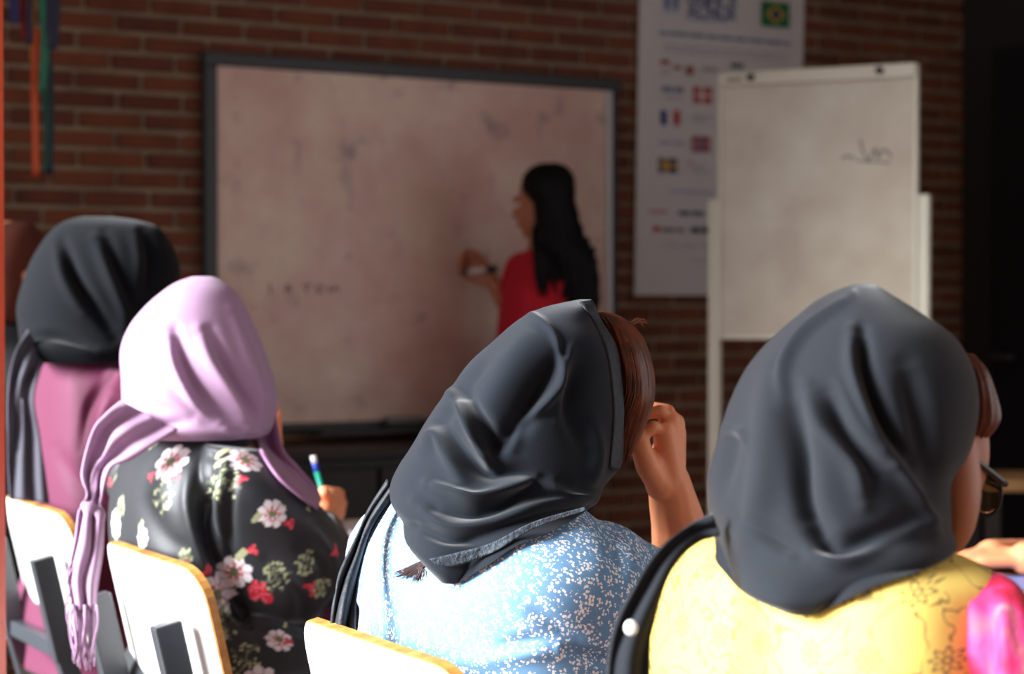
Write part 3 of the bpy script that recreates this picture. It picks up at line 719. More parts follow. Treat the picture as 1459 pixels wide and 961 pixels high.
# ---- woman in yellow shirt (W4)
def yellow_print():
    m = mat('yellow_printed_cotton', (240, 196, 62), .75, bump=(300, .12)); nt = m.node_tree; tc = nt.nodes['Texture Coordinate']
    N = nt.nodes.new; Lk = nt.links.new
    mp = N('ShaderNodeMapping'); mp.inputs['Rotation'].default_value = (0, 0, math.radians(35)); Lk(tc.outputs['Object'], mp.inputs['Vector'])
    sx = N('ShaderNodeSeparateXYZ'); Lk(mp.outputs['Vector'], sx.inputs[0])
    cb = N('ShaderNodeCombineXYZ')
    def mth(op, a, b=None, c=None):
        n = N('ShaderNodeMath'); n.operation = op
        for i, v in enumerate((a, b, c)):
            if v is None: continue
            if isinstance(v, (int, float)): n.inputs[i].default_value = v
            else: Lk(v, n.inputs[i])
        return n.outputs[0]
    # sheared coordinates give a staggered grid of flower heads
    uu = mth('MULTIPLY', sx.outputs['X'], 20.0); vv = mth('MULTIPLY', sx.outputs['Z'], 20.0)
    Lk(mth('ADD', uu, mth('MULTIPLY', vv, .5)), cb.inputs[0]); Lk(vv, cb.inputs[1])
    fx = mth('SUBTRACT', mth('FRACT', mth('ADD', uu, mth('MULTIPLY', vv, .5))), .5); fy = mth('SUBTRACT', mth('FRACT', vv), .5)
    lx = mth('SUBTRACT', fx, mth('MULTIPLY', fy, .5))
    rr = mth('SQRT', mth('ADD', mth('MULTIPLY', lx, lx), mth('MULTIPLY', fy, fy))); an = mth('ARCTAN2', fy, lx)
    pet = mth('MULTIPLY_ADD', mth('COSINE', mth('MULTIPLY', an, 8.0)), .045, .15)
    ring = mth('LESS_THAN', mth('ABSOLUTE', mth('SUBTRACT', rr, pet)), .028); dot = mth('LESS_THAN', mth('ABSOLUTE', mth('SUBTRACT', rr, .05)), .02)
    nz = N('ShaderNodeTexNoise'); nz.inputs['Scale'].default_value = 34; nz.inputs['Detail'].default_value = 1.5; Lk(mp.outputs['Vector'], nz.inputs['Vector'])
    ten = mth('MULTIPLY', mth('LESS_THAN', mth('ABSOLUTE', mth('SUBTRACT', nz.outputs['Fac'], .5)), .013), mth('GREATER_THAN', rr, .27))
    fac = mth('MULTIPLY', mth('MINIMUM', mth('ADD', mth('ADD', ring, dot), ten), 1.0), .8)
    mx = N('ShaderNodeMix'); mx.data_type = 'RGBA'; mx.inputs['A'].default_value = (*lin((238, 204, 104)), 1); mx.inputs['B'].default_value = (*lin((120, 98, 60)), 1)
    Lk(fac, mx.inputs['Factor']); Lk(mx.outputs['Result'], nt.nodes['Principled BSDF'].inputs['Base Color'])
    return m
w4 = person('seated woman in black headscarf, glasses and yellow shirt with pink sleeves', 'w4')
Z4 = 1.68; pel4 = seat_of('w4')+FD*-.06-RD*.10+ZU*.62
chest4 = P(1190, 860, 1.7); hc4 = P(1256, 632, 1.73); f4 = np.array([.84, .50, -.18])
rs4 = P(1395, 935, 1.64); re4 = rs4+FD*.1-ZU*.25; rw4 = re4+FD*.25+ZU*.03
ls4 = P(985, 880, 1.78); le4 = ls4+FD*.1-ZU*.25; lw4 = le4+FD*.25+ZU*.03
cheek = [ellipsoid(P(1352, 690, 1.70), RT*.026, np.array([0, .05, 0]), ZU*.062), ellipsoid(P(1372, 640, 1.74), RT*.022, np.array([0, .04, 0]), ZU*.05)]
bm4, f, r, u = body_mesh(hc4, f4, ZU+FD*.15, chest4, pel4, None, [([rs4, re4, rw4], [.042, .04, .028]), ([ls4, le4, lw4], [.042, .042, .028])], .0045, s=.92, legs=legs_seated(pel4), extra=hand_parts(rw4, FD, -ZU, -RD, .3)+hand_parts(lw4, FD, -ZU, RD, .3)+cheek)
b4 = link('body', bm4, M['skin_tan'], w4); eyes(b4, hc4, f, r, u, .92)
t4 = torso([(752, 1060, 1290, .04), (768, 1010, 1325, .08), (785, 980, 1366, .11), (805, 960, 1398, .13), (830, 946, 1412, .145), (870, 934, 1420, .155), (920, 925, 1424, .16), (990, 920, 1424, .16), (1080, 930, 1415, .155), (1180, 950, 1390, .14)], Z4)
sh4 = garment([t4, capsule(chest4-ZU*.12, .115, pel4, .14, 20)], .0045, [([(1100, 850), (1130, 900), (1120, 980)], 30, -.004), ([(1000, 800), (1010, 900), (1000, 961)], 26, .004)], yellow_print(), 'shirt', w4, 5, .0015)
pk = mat('pink_organza', (222, 62, 118), .7, bump=(140, .4)); nt = pk.node_tree; tc = nt.nodes['Texture Coordinate']
n1 = nt.nodes.new('ShaderNodeTexNoise'); n1.inputs['Scale'].default_value = 20; n1.inputs['Detail'].default_value = 3; n1.inputs['Distortion'].default_value = .6
mp = nt.nodes.new('ShaderNodeMapping'); mp.inputs['Scale'].default_value = (1, 1, .55); nt.links.new(tc.outputs['Object'], mp.inputs['Vector']); nt.links.new(mp.outputs['Vector'], n1.inputs['Vector'])
rp = nt.nodes.new('ShaderNodeValToRGB'); rp.color_ramp.elements[0].position = .3; rp.color_ramp.elements[1].position = .74
rp.color_ramp.elements[0].color = (*lin((176, 26, 50)), 1); rp.color_ramp.elements[1].color = (*lin((206, 150, 176)), 1)
for pz, c in ((.44, (190, 30, 74)), (.54, (196, 56, 116)), (.62, (180, 80, 100))):
    e = rp.color_ramp.elements.new(pz); e.color = (*lin(c), 1)
nt.links.new(n1.outputs['Fac'], rp.inputs[0]); nt.links.new(rp.outputs[0], nt.nodes['Principled BSDF'].inputs['Base Color'])
s4 = loft([(1392, 824, 1424, 817, 1.585, .03, 2), (1376, 838, 1442, 830, 1.575, .055, 2.2), (1362, 862, 1464, 858, 1.565, .07, 2.3), (1357, 905, 1486, 905, 1.56, .075, 2.3), (1360, 960, 1500, 965, 1.56, .075, 2.2), (1368, 1060, 1510, 1065, 1.57, .07, 2.2), (1390, 1180, 1520, 1190, 1.6, .06, 2)], 60, 60)
me = tomesh(*s4); fold(me, [([(1385, 850), (1390, 900), (1385, 990)], 8, .006), ([(1405, 850), (1412, 920), (1408, 990)], 8, -.006), ([(1430, 850), (1432, 920), (1438, 990)], 8, .005), ([(1375, 870), (1372, 920), (1376, 990)], 6, -.004)], .0012, 60)
link('sleeve', me, pk, w4)
ml = tomesh(*loft(rows([(820, 940, 985, .04), (850, 925, 990, .06), (920, 915, 985, .065), (1000, 915, 980, .065), (1120, 930, 985, .06)], 1.8), 40, 40)); link('sleeve', ml, pk, w4)
link('trousers', union(skirt_parts(pel4-ZU*.03, .115, .09), .012, 5), M['black_plain'], w4); shoes(pel4, w4, M['black_plain'])
T4 = [bvh(sh4.data)]
h4 = scarf('headscarf', [(405, 1216, 1246, .012), (412, 1197, 1256, .035), (428, 1166, 1281, .06), (448, 1140, 1312, .08), (468, 1114, 1342, .095), (490, 1091, 1363, .105), (525, 1064, 1381, .115), (568, 1044, 1388, .122), (610, 1030, 1384, .126), (645, 1020, 1374, .128), (680, 1010, 1353, .13), (715, 1009, 1350, .135), (745, 1013, 1348, .14, 2.2), (775, 1022, 1343, .15, 2.5), (800, 1028, 1240, .155, 3), (822, 1034, 1180, .158, 3), (838, 1078, 1140, .15, 3)], Z4, M['black_cloth_fine'], w4,
    [([(1215, 420), (1150, 470), (1120, 520), (1118, 580)], 7, .007), ([(1228, 470), (1232, 530), (1260, 600), (1300, 660)], 11, -.014), ([(1215, 470), (1218, 530), (1240, 600), (1270, 660)], 11, .010), ([(1150, 550), (1170, 610), (1215, 660), (1230, 720)], 12, .009), ([(1125, 560), (1140, 640), (1150, 720), (1180, 770)], 15, -.014), ([(1180, 560), (1205, 620), (1250, 680)], 10, -.009),
     ([(1195, 545), (1225, 610), (1265, 665)], 8, .007), ([(1100, 520), (1095, 600), (1085, 700), (1060, 790)], 22, .008), ([(1048, 610), (1040, 640), (1030, 700)], 12, -.006), ([(1024, 610), (1060, 618), (1070, 640)], 8, .005), ([(1150, 740), (1190, 780), (1250, 770), (1310, 740)], 16, -.012), ([(1130, 790), (1200, 800), (1270, 765), (1330, 740)], 12, .008), ([(1290, 520), (1310, 600), (1330, 700)], 18, -.008), ([(1060, 740), (1110, 770), (1160, 800)], 12, -.006), ([(1262, 640), (1300, 700), (1335, 760)], 10, .008)], T4, na=220, nr=190)
strip('scarf_end', [(1016, 735), (985, 748), (955, 768), (926, 800), (903, 838), (880, 885), (868, 935), (864, 1000)], [(1026, 762), (1000, 768), (975, 786), (955, 812), (942, 842), (931, 885), (925, 935), (924, 1000)], [1.62, 1.62, 1.6, 1.58, 1.57, 1.56, 1.56, 1.56], M['black_cloth_fine'], h4, trees=T4, off=.012, n=70, k=18, ripple=.010, waves=1.3, thick=.004, smooth_z=2)
zb_ = 1.53
bt = link('pin_badge', tomesh(*ellipsoid(P(899, 895, zb_), RT*.0055, ZU*.0062, np.array([0, .002, 0]), 20)), mat('white_badge', (238, 238, 234), .4), h4)
BT = bt
V, Fc = loft(rows([(505, 1345, 1384, .03), (525, 1350, 1398, .05), (555, 1352, 1410, .055), (590, 1350, 1420, .05), (612, 1352, 1410, .045), (635, 1352, 1388, .03), (646, 1355, 1374, .012)], 1.745), 70, 50)
me = tomesh(V, Fc); q = proj(getV(me)); setV(me, getV(me)+getN(me)*(.0011*np.sin((np.arange(len(q)) % 70)*2*math.pi/70*17+q[:, 1]*.02))[:, None]); link('hair', me, M['hair_auburn'], w4)
gl = mat('dark_spectacle_frame', (30, 28, 32), .3); lens = mat('spectacle_lens', (150, 140, 120), .05); b_ = lens.node_tree.nodes['Principled BSDF']; b_.inputs['Transmission Weight'].default_value = .9; b_.inputs['IOR'].default_value = 1.1
eg = tube('eyeglasses', [P(1372, 643, 1.66), P(1400, 664, 1.70), P(1432, 690, 1.74)], [.0028, .0026, .0034], gl, w4, 8, res=10)
lc = P(1405, 702, 1.765); lu = np.array([.55, -.2, .18])*.022; lv = np.array([.16, .1, -.98])*.021
ringp = np.array([lc+lu*math.cos(a)+lv*math.sin(a) for a in np.linspace(0, 2*math.pi, 28)]); tube('rim', ringp, .0018, gl, eg, 6)
ln = np.cross(lu, lv); ln /= np.linalg.norm(ln); mesh('lens', *ellipsoid(lc, lu*.96, lv*.96, ln*.0012, 24), lens, eg)
rr_ = np.array([1, 0, 0])*.0; l2 = lc+np.array([-.50, .86, 0])*-.0
tube('bridge', [lc+lu*.9, lc+lu*1.2+np.array([-.01, .02, .003])], .0018, gl, eg, 6)
lc2 = lc+np.array([-.028, .052, 0.0]); ringp = np.array([lc2+lu*math.cos(a)+lv*math.sin(a) for a in np.linspace(0, 2*math.pi, 28)]); tube('rim', ringp, .0018, gl, eg, 6); mesh('lens', *ellipsoid(lc2, lu*.96, lv*.96, ln*.0012, 24), lens, eg)

# ---- woman in black floral dress (W2)
w2 = person('seated woman in lilac headscarf and black floral dress writing with a pencil', 'w2')
Z2 = 3.02; pel2 = seat_of('w2')+FD*-.06-RD*.10+ZU*.62
chest2 = P(280, 700, 3.05); hc2 = P(284, 528, 3.05); f2 = np.array([.80, .48, -.35])
rs2 = P(345, 680, 2.95); re2 = P(440, 830, 3.1); rw2 = P(458, 742, 3.52)
ls2 = P(215, 680, 3.18); le2 = ls2+FD*.16-ZU*.2; lw2 = P(388, 655, 3.35)
hand2 = []
wrist = rw2
for i, (y0, x1) in enumerate(((704, 484), (718, 487), (731, 485), (742, 478))):
    k = P(462, y0-2, 3.57); kn = P(x1, y0, 3.60); tip = P(x1-14, y0+6, 3.545)
    hand2 += chain([wrist, k, kn, tip], [.018, .0125, .0112, .009])
hand2 += chain([wrist, P(455, 712, 3.54), P(462, 702, 3.52), P(472, 712, 3.53)], [.018, .014, .012, .009]); hand2.append(capsule(P(460, 738, 3.54), .026, P(466, 712, 3.57), .024))
cheekhand = hand_parts(P(388, 650, 3.33), ZU, -FD, RD, .5, .8)
bm2, f, r, u = body_mesh(hc2, f2, ZU+FD*.2, chest2, pel2, None, [([rs2, re2, rw2], [.05, .042, .028]), ([ls2, le2, P(405, 700, 3.40), lw2], [.05, .042, .032, .027])], .0048, s=.9, legs=legs_seated(pel2), extra=hand2+cheekhand)
b2 = link('body', bm2, M['skin'], w2); eyes(b2, hc2, f, r, u, .9)
t2 = torso([(596, 262, 322, 0.032), (608, 230, 345, 0.056), (628, 192, 366, 0.080), (655, 165, 385, 0.100), (690, 149, 398, 0.116), (735, 143, 402, 0.124), (790, 146, 400, 0.124), (850, 162, 398, 0.120), (920, 185, 402, 0.120), (1000, 205, 415, 0.120)], Z2)
s2 = loft([(292, 632, 372, 640, 2.92, .06, 2), (286, 680, 412, 682, 2.90, .085, 2.2), (292, 730, 455, 724, 2.91, .09, 2.3), (306, 785, 494, 776, 2.94, .09, 2.3), (322, 838, 490, 828, 2.95, .085, 2.2), (346, 890, 446, 885, 2.95, .07, 2.1), (366, 918, 432, 922, 2.96, .05, 2), (380, 932, 424, 934, 2.97, .02, 2)], 56, 50)
dress2 = union([t2, s2, capsule(chest2-ZU*.1, .11, pel2, .14, 20)]+chain([P(450, 810, 3.02), P(456, 762, 3.40)], [.065, .045], 18)+skirt_parts(pel2-ZU*.02, .13, .12)+chain([ls2, le2, P(403, 730, 3.36)], [.075, .065, .05], 18), .0032, 6)
fold(dress2, [([(300, 650), (290, 720), (298, 780), (330, 850), (352, 890)], 9, -.022), ([(275, 660), (268, 720), (285, 780), (310, 830)], 10, .010), ([(322, 660), (312, 720), (318, 780)], 7, .008), ([(335, 665), (326, 730), (330, 790)], 7, -.007), ([(430, 780), (460, 810), (450, 850)], 10, -.008), ([(440, 740), (470, 790), (478, 830)], 10, .007), ([(380, 800), (430, 850), (425, 900)], 10, -.006), ([(200, 700), (230, 760), (270, 790)], 16, -.006)], .0015)
me = dress2; V = getV(me); N = getN(me); q = proj(V); D = CAM-V; D /= np.linalg.norm(D, axis=1)[:, None]
col = np.tile(np.array([*lin((38, 40, 44)), 1.0]), (len(V), 1)); vis = (N*D).sum(1) > .12
zbest = {}
def anchor(px, py):
    d = np.hypot(q[:, 0]-px, q[:, 1]-py)+np.where(vis, 0, 1e4); c = np.where(d < d.min()+4)[0]
    return c[np.argmin(q[c, 2])]
rn = random.Random(3)
def tangent(i):
    n = N[i]; a = np.cross(ZU, n); a = a/(np.linalg.norm(a)+1e-6); b = np.cross(n, a); near = np.where(((V-V[i])**2).sum(1) < .06**2)[0]
    near = near[(N[near]@n) > .1]; dlt = V[near]-V[i]; return near, dlt@a, dlt@b
def put(idx, rgb, w=1.0): col[idx, :3] = col[idx, :3]*(1-w)+np.array(lin(rgb))*w
def flower(i, R, pet=(232, 222, 224), mid=(202, 40, 62), cen=(112, 120, 84)):
    near, x, y = tangent(i); r = np.hypot(x, y)/R; th = np.arctan2(y, x)+rn.random()*6; edge = .80+.2*np.abs(np.cos(th*4)); k = r < edge
    put(near[k], pet); s = k & (np.abs(np.sin(th*4)) > .93) & (r > .35); put(near[s], (176, 140, 150), .7)
    s = (r < .52) & (np.cos(th*7+1) > -.1); put(near[s], mid, .85); put(near[r < .27], cen)
def bud(i, R, c=(206, 40, 62)):
    near, x, y = tangent(i); r = np.hypot(x, y*1.15)/R; th = np.arctan2(y, x); k = r < .75+.25*np.cos(th*3+rn.random()*6); put(near[k], c); put(near[k & (np.cos(th*5) > .6)], (232, 120, 130), .6)
def sprig(i, R, c=(168, 172, 136)):
    near, x, y = tangent(i)
    for s in range(30):
        a = rn.uniform(0, 6.28); rr = R*math.sqrt(rn.random()); cx, cy = rr*math.cos(a)*.8, rr*math.sin(a); put(near[np.hypot(x-cx, y-cy) < .0026], c)
    for s in range(3):
        a = rn.uniform(0, 6.28); tt = np.clip((x*math.cos(a)+y*math.sin(a))/R, -1, 1); put(near[(np.abs(-x*math.sin(a)+y*math.cos(a)-.003*np.sin(tt*5)) < .0016) & (np.hypot(x, y) < R)], (104, 110, 84), .8)
def leaf(i, R, c=(166, 166, 128)):
    near, x, y = tangent(i); put(near[(np.abs(x*.7+y*.7) < R) & (np.abs(x*.7-y*.7) < R*.4)], c)
s_ = Z2/F
for (x, y, R, k) in ((240, 655, 30, 'f'), (212, 676, 10, 'b'), (249, 676, 9, 'b'), (228, 705, 25, 's'), (352, 652, 25, 'f'), (342, 680, 9, 'b'), (316, 682, 28, 's'), (310, 655, 10, 'l'), (316, 640, 12, 'l'), (392, 735, 20, 'f'), (366, 742, 9, 'l'), (417, 749, 9, 'b'),
        (335, 818, 24, 'f'), (370, 850, 20, 'b'), (362, 842, 12, 'b'), (358, 788, 11, 'b'), (395, 826, 22, 's'), (342, 795, 12, 'l'), (398, 906, 20, 'f'), (414, 911, 8, 'b'), (408, 888, 6, 'l'), (313, 845, 29, 'f'), (302, 812, 9, 'b'), (160, 748, 22, 'f'), (178, 787, 11, 'b'), (168, 722, 16, 's'),
        (198, 768, 15, 'f'), (203, 790, 9, 'b'), (197, 745, 8, 'l'), (448, 838, 11, 'b'), (450, 850, 8, 'b'), (462, 840, 16, 's'), (483, 785, 12, 'b'), (440, 805, 18, 's'), (352, 938, 28, 's'), (315, 880, 22, 's'), (255, 803, 8, 'b'), (262, 792, 12, 's'), (308, 616, 9, 'b'), (296, 612, 8, 'l'), (152, 688, 10, 'b'), (160, 680, 8, 'l'), (442, 720, 8, 'l'), (310, 955, 9, 'b')):
    i = anchor(x, y); R *= s_
    {'f': flower, 'b': bud, 's': sprig, 'l': leaf}[k](i, R)
hid_i = np.where(~vis)[0]
for j in range(26):
    i = hid_i[rn.randrange(len(hid_i))]; flower(i, .028); near, x, y = tangent(i); bud(near[np.argmax(x)], .011); sprig(near[np.argmin(y)], .025)
for j in range(16):
    cnd = np.where(vis & (q[:, 1] > 961))[0]
    if len(cnd): flower(cnd[rn.randrange(len(cnd))], .028)
at = me.color_attributes.new('print', 'FLOAT_COLOR', 'POINT'); at.data.foreach_set('color', col.ravel())
dm = mat('black_floral_crepe', (38, 40, 44), .5, sheen=.15, bump=(700, .1)); ca = dm.node_tree.nodes.new('ShaderNodeVertexColor'); ca.layer_name = 'print'
dm.node_tree.links.new(ca.outputs['Color'], dm.node_tree.nodes['Principled BSDF'].inputs['Base Color'])
d2 = link('dress', me, dm, w2); shoes(pel2, w2, M['black_plain'])
T2 = [bvh(me)]
h2_ = scarf('headscarf', [(394, 274, 303, .012), (402, 251, 319, .035), (415, 231, 335, .06), (435, 209, 348, .08), (465, 187, 362, .1), (500, 174, 376, .115), (540, 175, 390, .125), (572, 176, 395, .13), (596, 178, 393, .135, 2.2), (609, 184, 388, .135, 2.6), (621, 204, 380, .12, 3)], Z2, M['lilac'], w2,
    [([(250, 470), (265, 520), (300, 570), (345, 610)], 9, -.013), ([(240, 480), (252, 530), (285, 580), (330, 618)], 8, .010), ([(282, 470), (300, 520), (335, 570), (365, 615)], 10, .010), ([(300, 470), (322, 520), (350, 570), (372, 610)], 8, -.010), ([(330, 440), (350, 500), (370, 560), (380, 610)], 9, .006), ([(268, 545), (290, 580), (315, 605)], 8, -.010), ([(200, 560), (240, 570), (280, 595)], 12, .006), ([(190, 600), (230, 605), (270, 600)], 8, -.006), ([(205, 480), (195, 540), (195, 590)], 14, .005)], T2, na=180, nr=140)
CT2 = chair_bvh(CH['w2'])
strip('scarf_end', [(172, 572), (150, 590), (131, 614), (116, 673), (123, 706), (113, 725), (107, 769), (98, 819), (104, 870)], [(252, 612), (215, 637), (186, 655), (158, 668), (145, 714), (148, 735), (146, 794), (140, 840), (137, 868)], [2.9, 2.88, 2.88, 2.88, 2.86, 2.82, 2.78, 2.76, 2.76], M['lilac'], h2_, trees=T2+CT2, off=.012, n=80, k=24, ripple=.014, waves=2.2, thick=.003,
      folds=[([(180, 590), (150, 620), (135, 680), (140, 720)], 6, -.010), ([(144, 735), (130, 728), (116, 722)], 5, .012), ([(125, 740), (122, 800), (118, 860)], 5, .006)])
parts = []
for i in range(46):
    a = i/45; x = 100+a*38; L = rn.uniform(55, 95); z = 2.755-.012*math.sin(a*14)
    pts = [P(x, 862, z)]+[P(x+rn.uniform(-4, 4)+(a-.5)*-8*k, 862+L*k, z+rn.uniform(-.004, .004)) for k in (.35, .7, 1)]
    parts.append(tube_vf(cat_rom(pts, 10), np.linspace(.0014, .0011, 10), 4))
for i in range(9):
    x = 100-rn.uniform(-4, 3); y = 800+i*9; z = 2.755
    parts.append(tube_vf(cat_rom([P(x+3, y, z), P(x-3, y+16, z), P(x+rn.uniform(-4, 3), y+36, z), P(x+2, y+54, z)], 10), np.full(10, .001), 4))
o = mesh('fringe', *join(parts), M['lilac'], h2_); o['kind'] = 'stuff'
strip('scarf_front', [(358, 596), (368, 636), (392, 676), (422, 704), (452, 726)], [(392, 590), (404, 640), (424, 664), (450, 694), (457, 712)], [3.02, 3.05, 3.06, 3.1, 3.14], mat('mauve_satin', (150, 104, 138), .55, sheen=.3), h2_, trees=T2, off=.012, n=40, k=12, ripple=.008, waves=1.3, thick=.004)
# pencil and notebook on a desk
DT = .755
dsk = thing('student_desk', 'small wooden topped desk before the woman in floral dress', 'desk', (-.25, 3.80, 0))
def desk(root, c, wx, wy, h, rot):
    ux = np.array([math.cos(rot), math.sin(rot), 0]); uy = np.array([-ux[1], ux[0], 0]); c = np.array([*c, 0.0])
    box('desk_top', c+ZU*(h-.012), ux*wx, uy*wy, ZU*.012, M['wood_top'], root, .004)
    box('apron', c+ZU*(h-.06), ux*(wx-.04), uy*(wy-.04), ZU*.03, M['steel'], root, .003)
    for a in (-1, 1):
        for b in (-1, 1):
            p = c+ux*a*(wx-.05)+uy*b*(wy-.05); V, Fc = tube_vf(np.array([p+ZU*(h-.05), p+ZU*.0]), [.014, .014], 10); mesh('leg', V, Fc, M['steel'], root)
desk(dsk, (-.25, 3.80), .27, .22, DT, math.radians(30))
nb = thing('open_notebook', 'open white paper notebook lying on the small desk', 'notebook', (-.275, 3.77, DT))
for s in (-1, 1):
    box('page_block', np.array([-.275, 3.77, DT+.006])+FD*s*.076, FD*.074, RD*.105, ZU*.005, M['paper'], nb, .002)
pen = thing('pencil', 'green pencil with blue band and white end held in hand', 'pencil', P(476, 752, 3.60))
pa, pb, pc, pd = P(446, 650, 3.60), P(448.5, 660, 3.60), P(451, 672, 3.60), P(477, 760, 3.60)
for nm, a, b, rr_, c in (('end_cap', pa, pb, .0052, (236, 236, 240)), ('band', pb, pc, .0053, (40, 70, 190)), ('barrel', pc, pd, .0050, (24, 150, 128))):
    V, Fc = tube_vf(np.array([a, b]), [rr_, rr_], 10); mesh(nm, V, Fc, mat(nm+'_paint', c, .35), pen)
V, Fc = tube_vf(np.array([pd, pd+(pd-pc)/np.linalg.norm(pd-pc)*.014]), [.005, .0008], 10); mesh('tip', V, Fc, M['wood_top'], pen)

# ---- woman in magenta dress (W1)
w1 = person('seated woman in blue black headscarf and magenta long dress', 'w1')
Z1 = 3.68; pel1 = seat_of('w1')+FD*-.06-RD*.10+ZU*.62
chest1 = P(140, 600, 3.7); hc1 = P(148, 425, 3.7); f1 = np.array([.84, .5, -.1])
rs1 = P(200, 590, 3.6); re1 = rs1+FD*.06-ZU*.26; rw1 = re1+FD*.18-RD*.10; ls1 = P(75, 590, 3.85); le1 = ls1+FD*.14-ZU*.24; lw1 = le1+FD*.24+ZU*.08
bm1, f, r, u = body_mesh(hc1, f1, ZU, chest1, pel1, None, [([rs1, re1, rw1], [.05, .042, .028]), ([ls1, le1, lw1], [.05, .042, .028])], .0055, legs=legs_seated(pel1), extra=hand_parts(rw1, FD, -ZU, -RD, .4)+hand_parts(lw1, FD, -ZU, RD, .4))
b1 = link('body', bm1, M['skin'], w1); eyes(b1, hc1, f, r, u)
t1 = torso([(494, 90, 175, 0.039), (506, 66, 205, 0.070), (525, 50, 226, 0.094), (560, 38, 240, 0.113), (620, 32, 246, 0.125), (700, 32, 246, 0.129), (800, 26, 246, 0.133), (880, 14, 250, 0.140), (950, 10, 255, 0.140)], Z1)
s1 = loft([(150, 520, 215, 530, 3.58, .06, 2), (128, 575, 235, 575, 3.56, .075, 2), (118, 640, 250, 635, 3.58, .08, 2), (130, 710, 265, 700, 3.62, .075, 2)], 40, 30)
dress1 = garment([t1, s1, capsule(chest1-ZU*.1, .115, pel1, .14, 20)]+skirt_parts(pel1-ZU*.01, .15, .13)+chain([ls1, le1, lw1], [.075, .06, .045], 16), .0055, [([(168, 525), (150, 545), (125, 580), (115, 640)], 6, -.012), ([(160, 560), (145, 600), (150, 660)], 8, .008), ([(140, 620), (165, 660), (160, 700)], 8, -.010), ([(80, 640), (110, 690), (140, 700)], 10, -.007), ([(60, 880), (100, 920), (140, 940)], 14, -.006)], M['magenta'], 'dress', w1, 5, .002)
shoes(pel1, w1, M['black_plain'])
T1_ = [bvh(dress1.data)]
h1 = scarf('headscarf', [(309, 118, 160, .012), (314, 97, 195, .04), (324, 79, 225, .07), (346, 60, 243, .1), (376, 43, 255, .12), (410, 32, 256, .135), (440, 26, 252, .14), (464, 28, 246, .145), (484, 33, 238, .155, 2.3), (500, 42, 224, .165, 2.8), (515, 56, 205, .16, 3)], Z1, M['navy_cloth'], w1,
    [([(90, 345), (105, 390), (130, 430), (165, 480)], 8, -.018), ([(80, 350), (92, 400), (118, 445)], 8, .008), ([(135, 340), (155, 390), (175, 440), (180, 480)], 9, .012), ([(150, 330), (170, 390), (190, 440)], 8, -.010), ([(205, 330), (215, 370), (210, 420)], 10, -.010), ([(190, 330), (198, 370), (195, 420)], 8, .007), ([(40, 480), (80, 478), (130, 495)], 7, -.010), ([(40, 495), (90, 495), (140, 505)], 7, .006)], T1_, na=160, nr=120)
strip('scarf_end', [(40, 470), (20, 505), (10, 560), (10, 640), (14, 712)], [(62, 512), (57, 530), (48, 570), (58, 630), (70, 718)], [3.55, 3.5, 3.48, 3.48, 3.46], mat('grey_chiffon', (62, 60, 72), .7, sheen=.2), h1, trees=T1_+chair_bvh(CH['w1']), off=.014, n=60, k=18, ripple=.012, waves=2, thick=.003, folds=[([(50, 520), (30, 560), (25, 640)], 5, -.010), ([(40, 520), (22, 580), (18, 650)], 5, .008)])

# ---- teacher
te = thing('person', 'standing woman with long black hair in red shirt writing on whiteboard', 'person', (P(785, 430, 5.95)[0], 5.95, 0))
ft = np.array([-.80, .55, -.05]); ft /= np.linalg.norm(ft); rtv = np.cross(ft, ZU)
hct = P(776, 288, 5.95); ch = P(775, 425, 5.97); pe_ = np.array([ch[0]+.01, ch[1], .95])
rsT = ch+rtv*.0+P(806, 385, 5.86)-P(775, 425, 5.97); rsT = P(806, 386, 5.88)
reT = P(806, 470, 5.9); rwT = P(770, 530, 5.95)
lsT = P(748, 388, 6.06); leT = P(726, 434, 6.10); lwT = P(704, 404, 6.12)
hpT = hand_parts(P(703, 401, 6.12), np.array([-.85, .1, .45]), np.array([0, -1.0, 0.2]), np.array([.3, 0, .95]), .95, 1.0)
lg = []
for s in (-1, 1):
    hp_ = pe_+rtv*s*.09; lg.append((hp_, np.array([hp_[0], hp_[1], .5]), np.array([hp_[0], hp_[1], .08]), np.array([hp_[0], hp_[1], .05])+ft*np.array([1, 1, 0])*.15))
bmT, f, r, u = body_mesh(hct, ft, ZU, ch, pe_, None, [([rsT, reT, rwT], [.05, .042, .03]), ([lsT, leT, lwT], [.048, .04, .027])], .006, s=1.0, legs=lg, extra=hpT+hand_parts(rwT, -ZU, ft, ft, .4))
bT = link('body', bmT, M['skin_tan'], te); eyes(bT, hct, f, r, u)
tT = loft(rows([(352, 755, 800, .05), (364, 742, 816, .09), (385, 730, 824, .12), (415, 716, 826, .135), (445, 711, 820, .135), (500, 706, 815, .13), (545, 710, 816, .125), (572, 716, 812, .11)], 5.97), 48, 44)
garment([tT]+chain([rsT, rsT-ZU*.10+RT*.005], [.068, .06], 18)+chain([lsT, lsT+(leT-lsT)*.55], [.066, .058], 18), .007, [([(740, 440), (770, 460), (800, 455)], 8, -.008), ([(735, 400), (745, 430), (742, 470)], 8, .005)], M['red_shirt'], 'shirt', te, 5, .002)
garment([p for L in lg for p in chain([L[0], L[1], L[2]], [.115, .085, .065], 18)]+[capsule(pe_-rtv*.07, .13, pe_+rtv*.07, .13, 18)], .01, [], M['denim'], 'jeans', te)
for L in lg:
    V, Fc = join(chain([L[2]-ZU*.03, L[3]], [.05, .042], 16)); V[:, 2] = np.maximum(V[:, 2], .004); mesh('shoe', V, Fc, M['black_plain'], te)
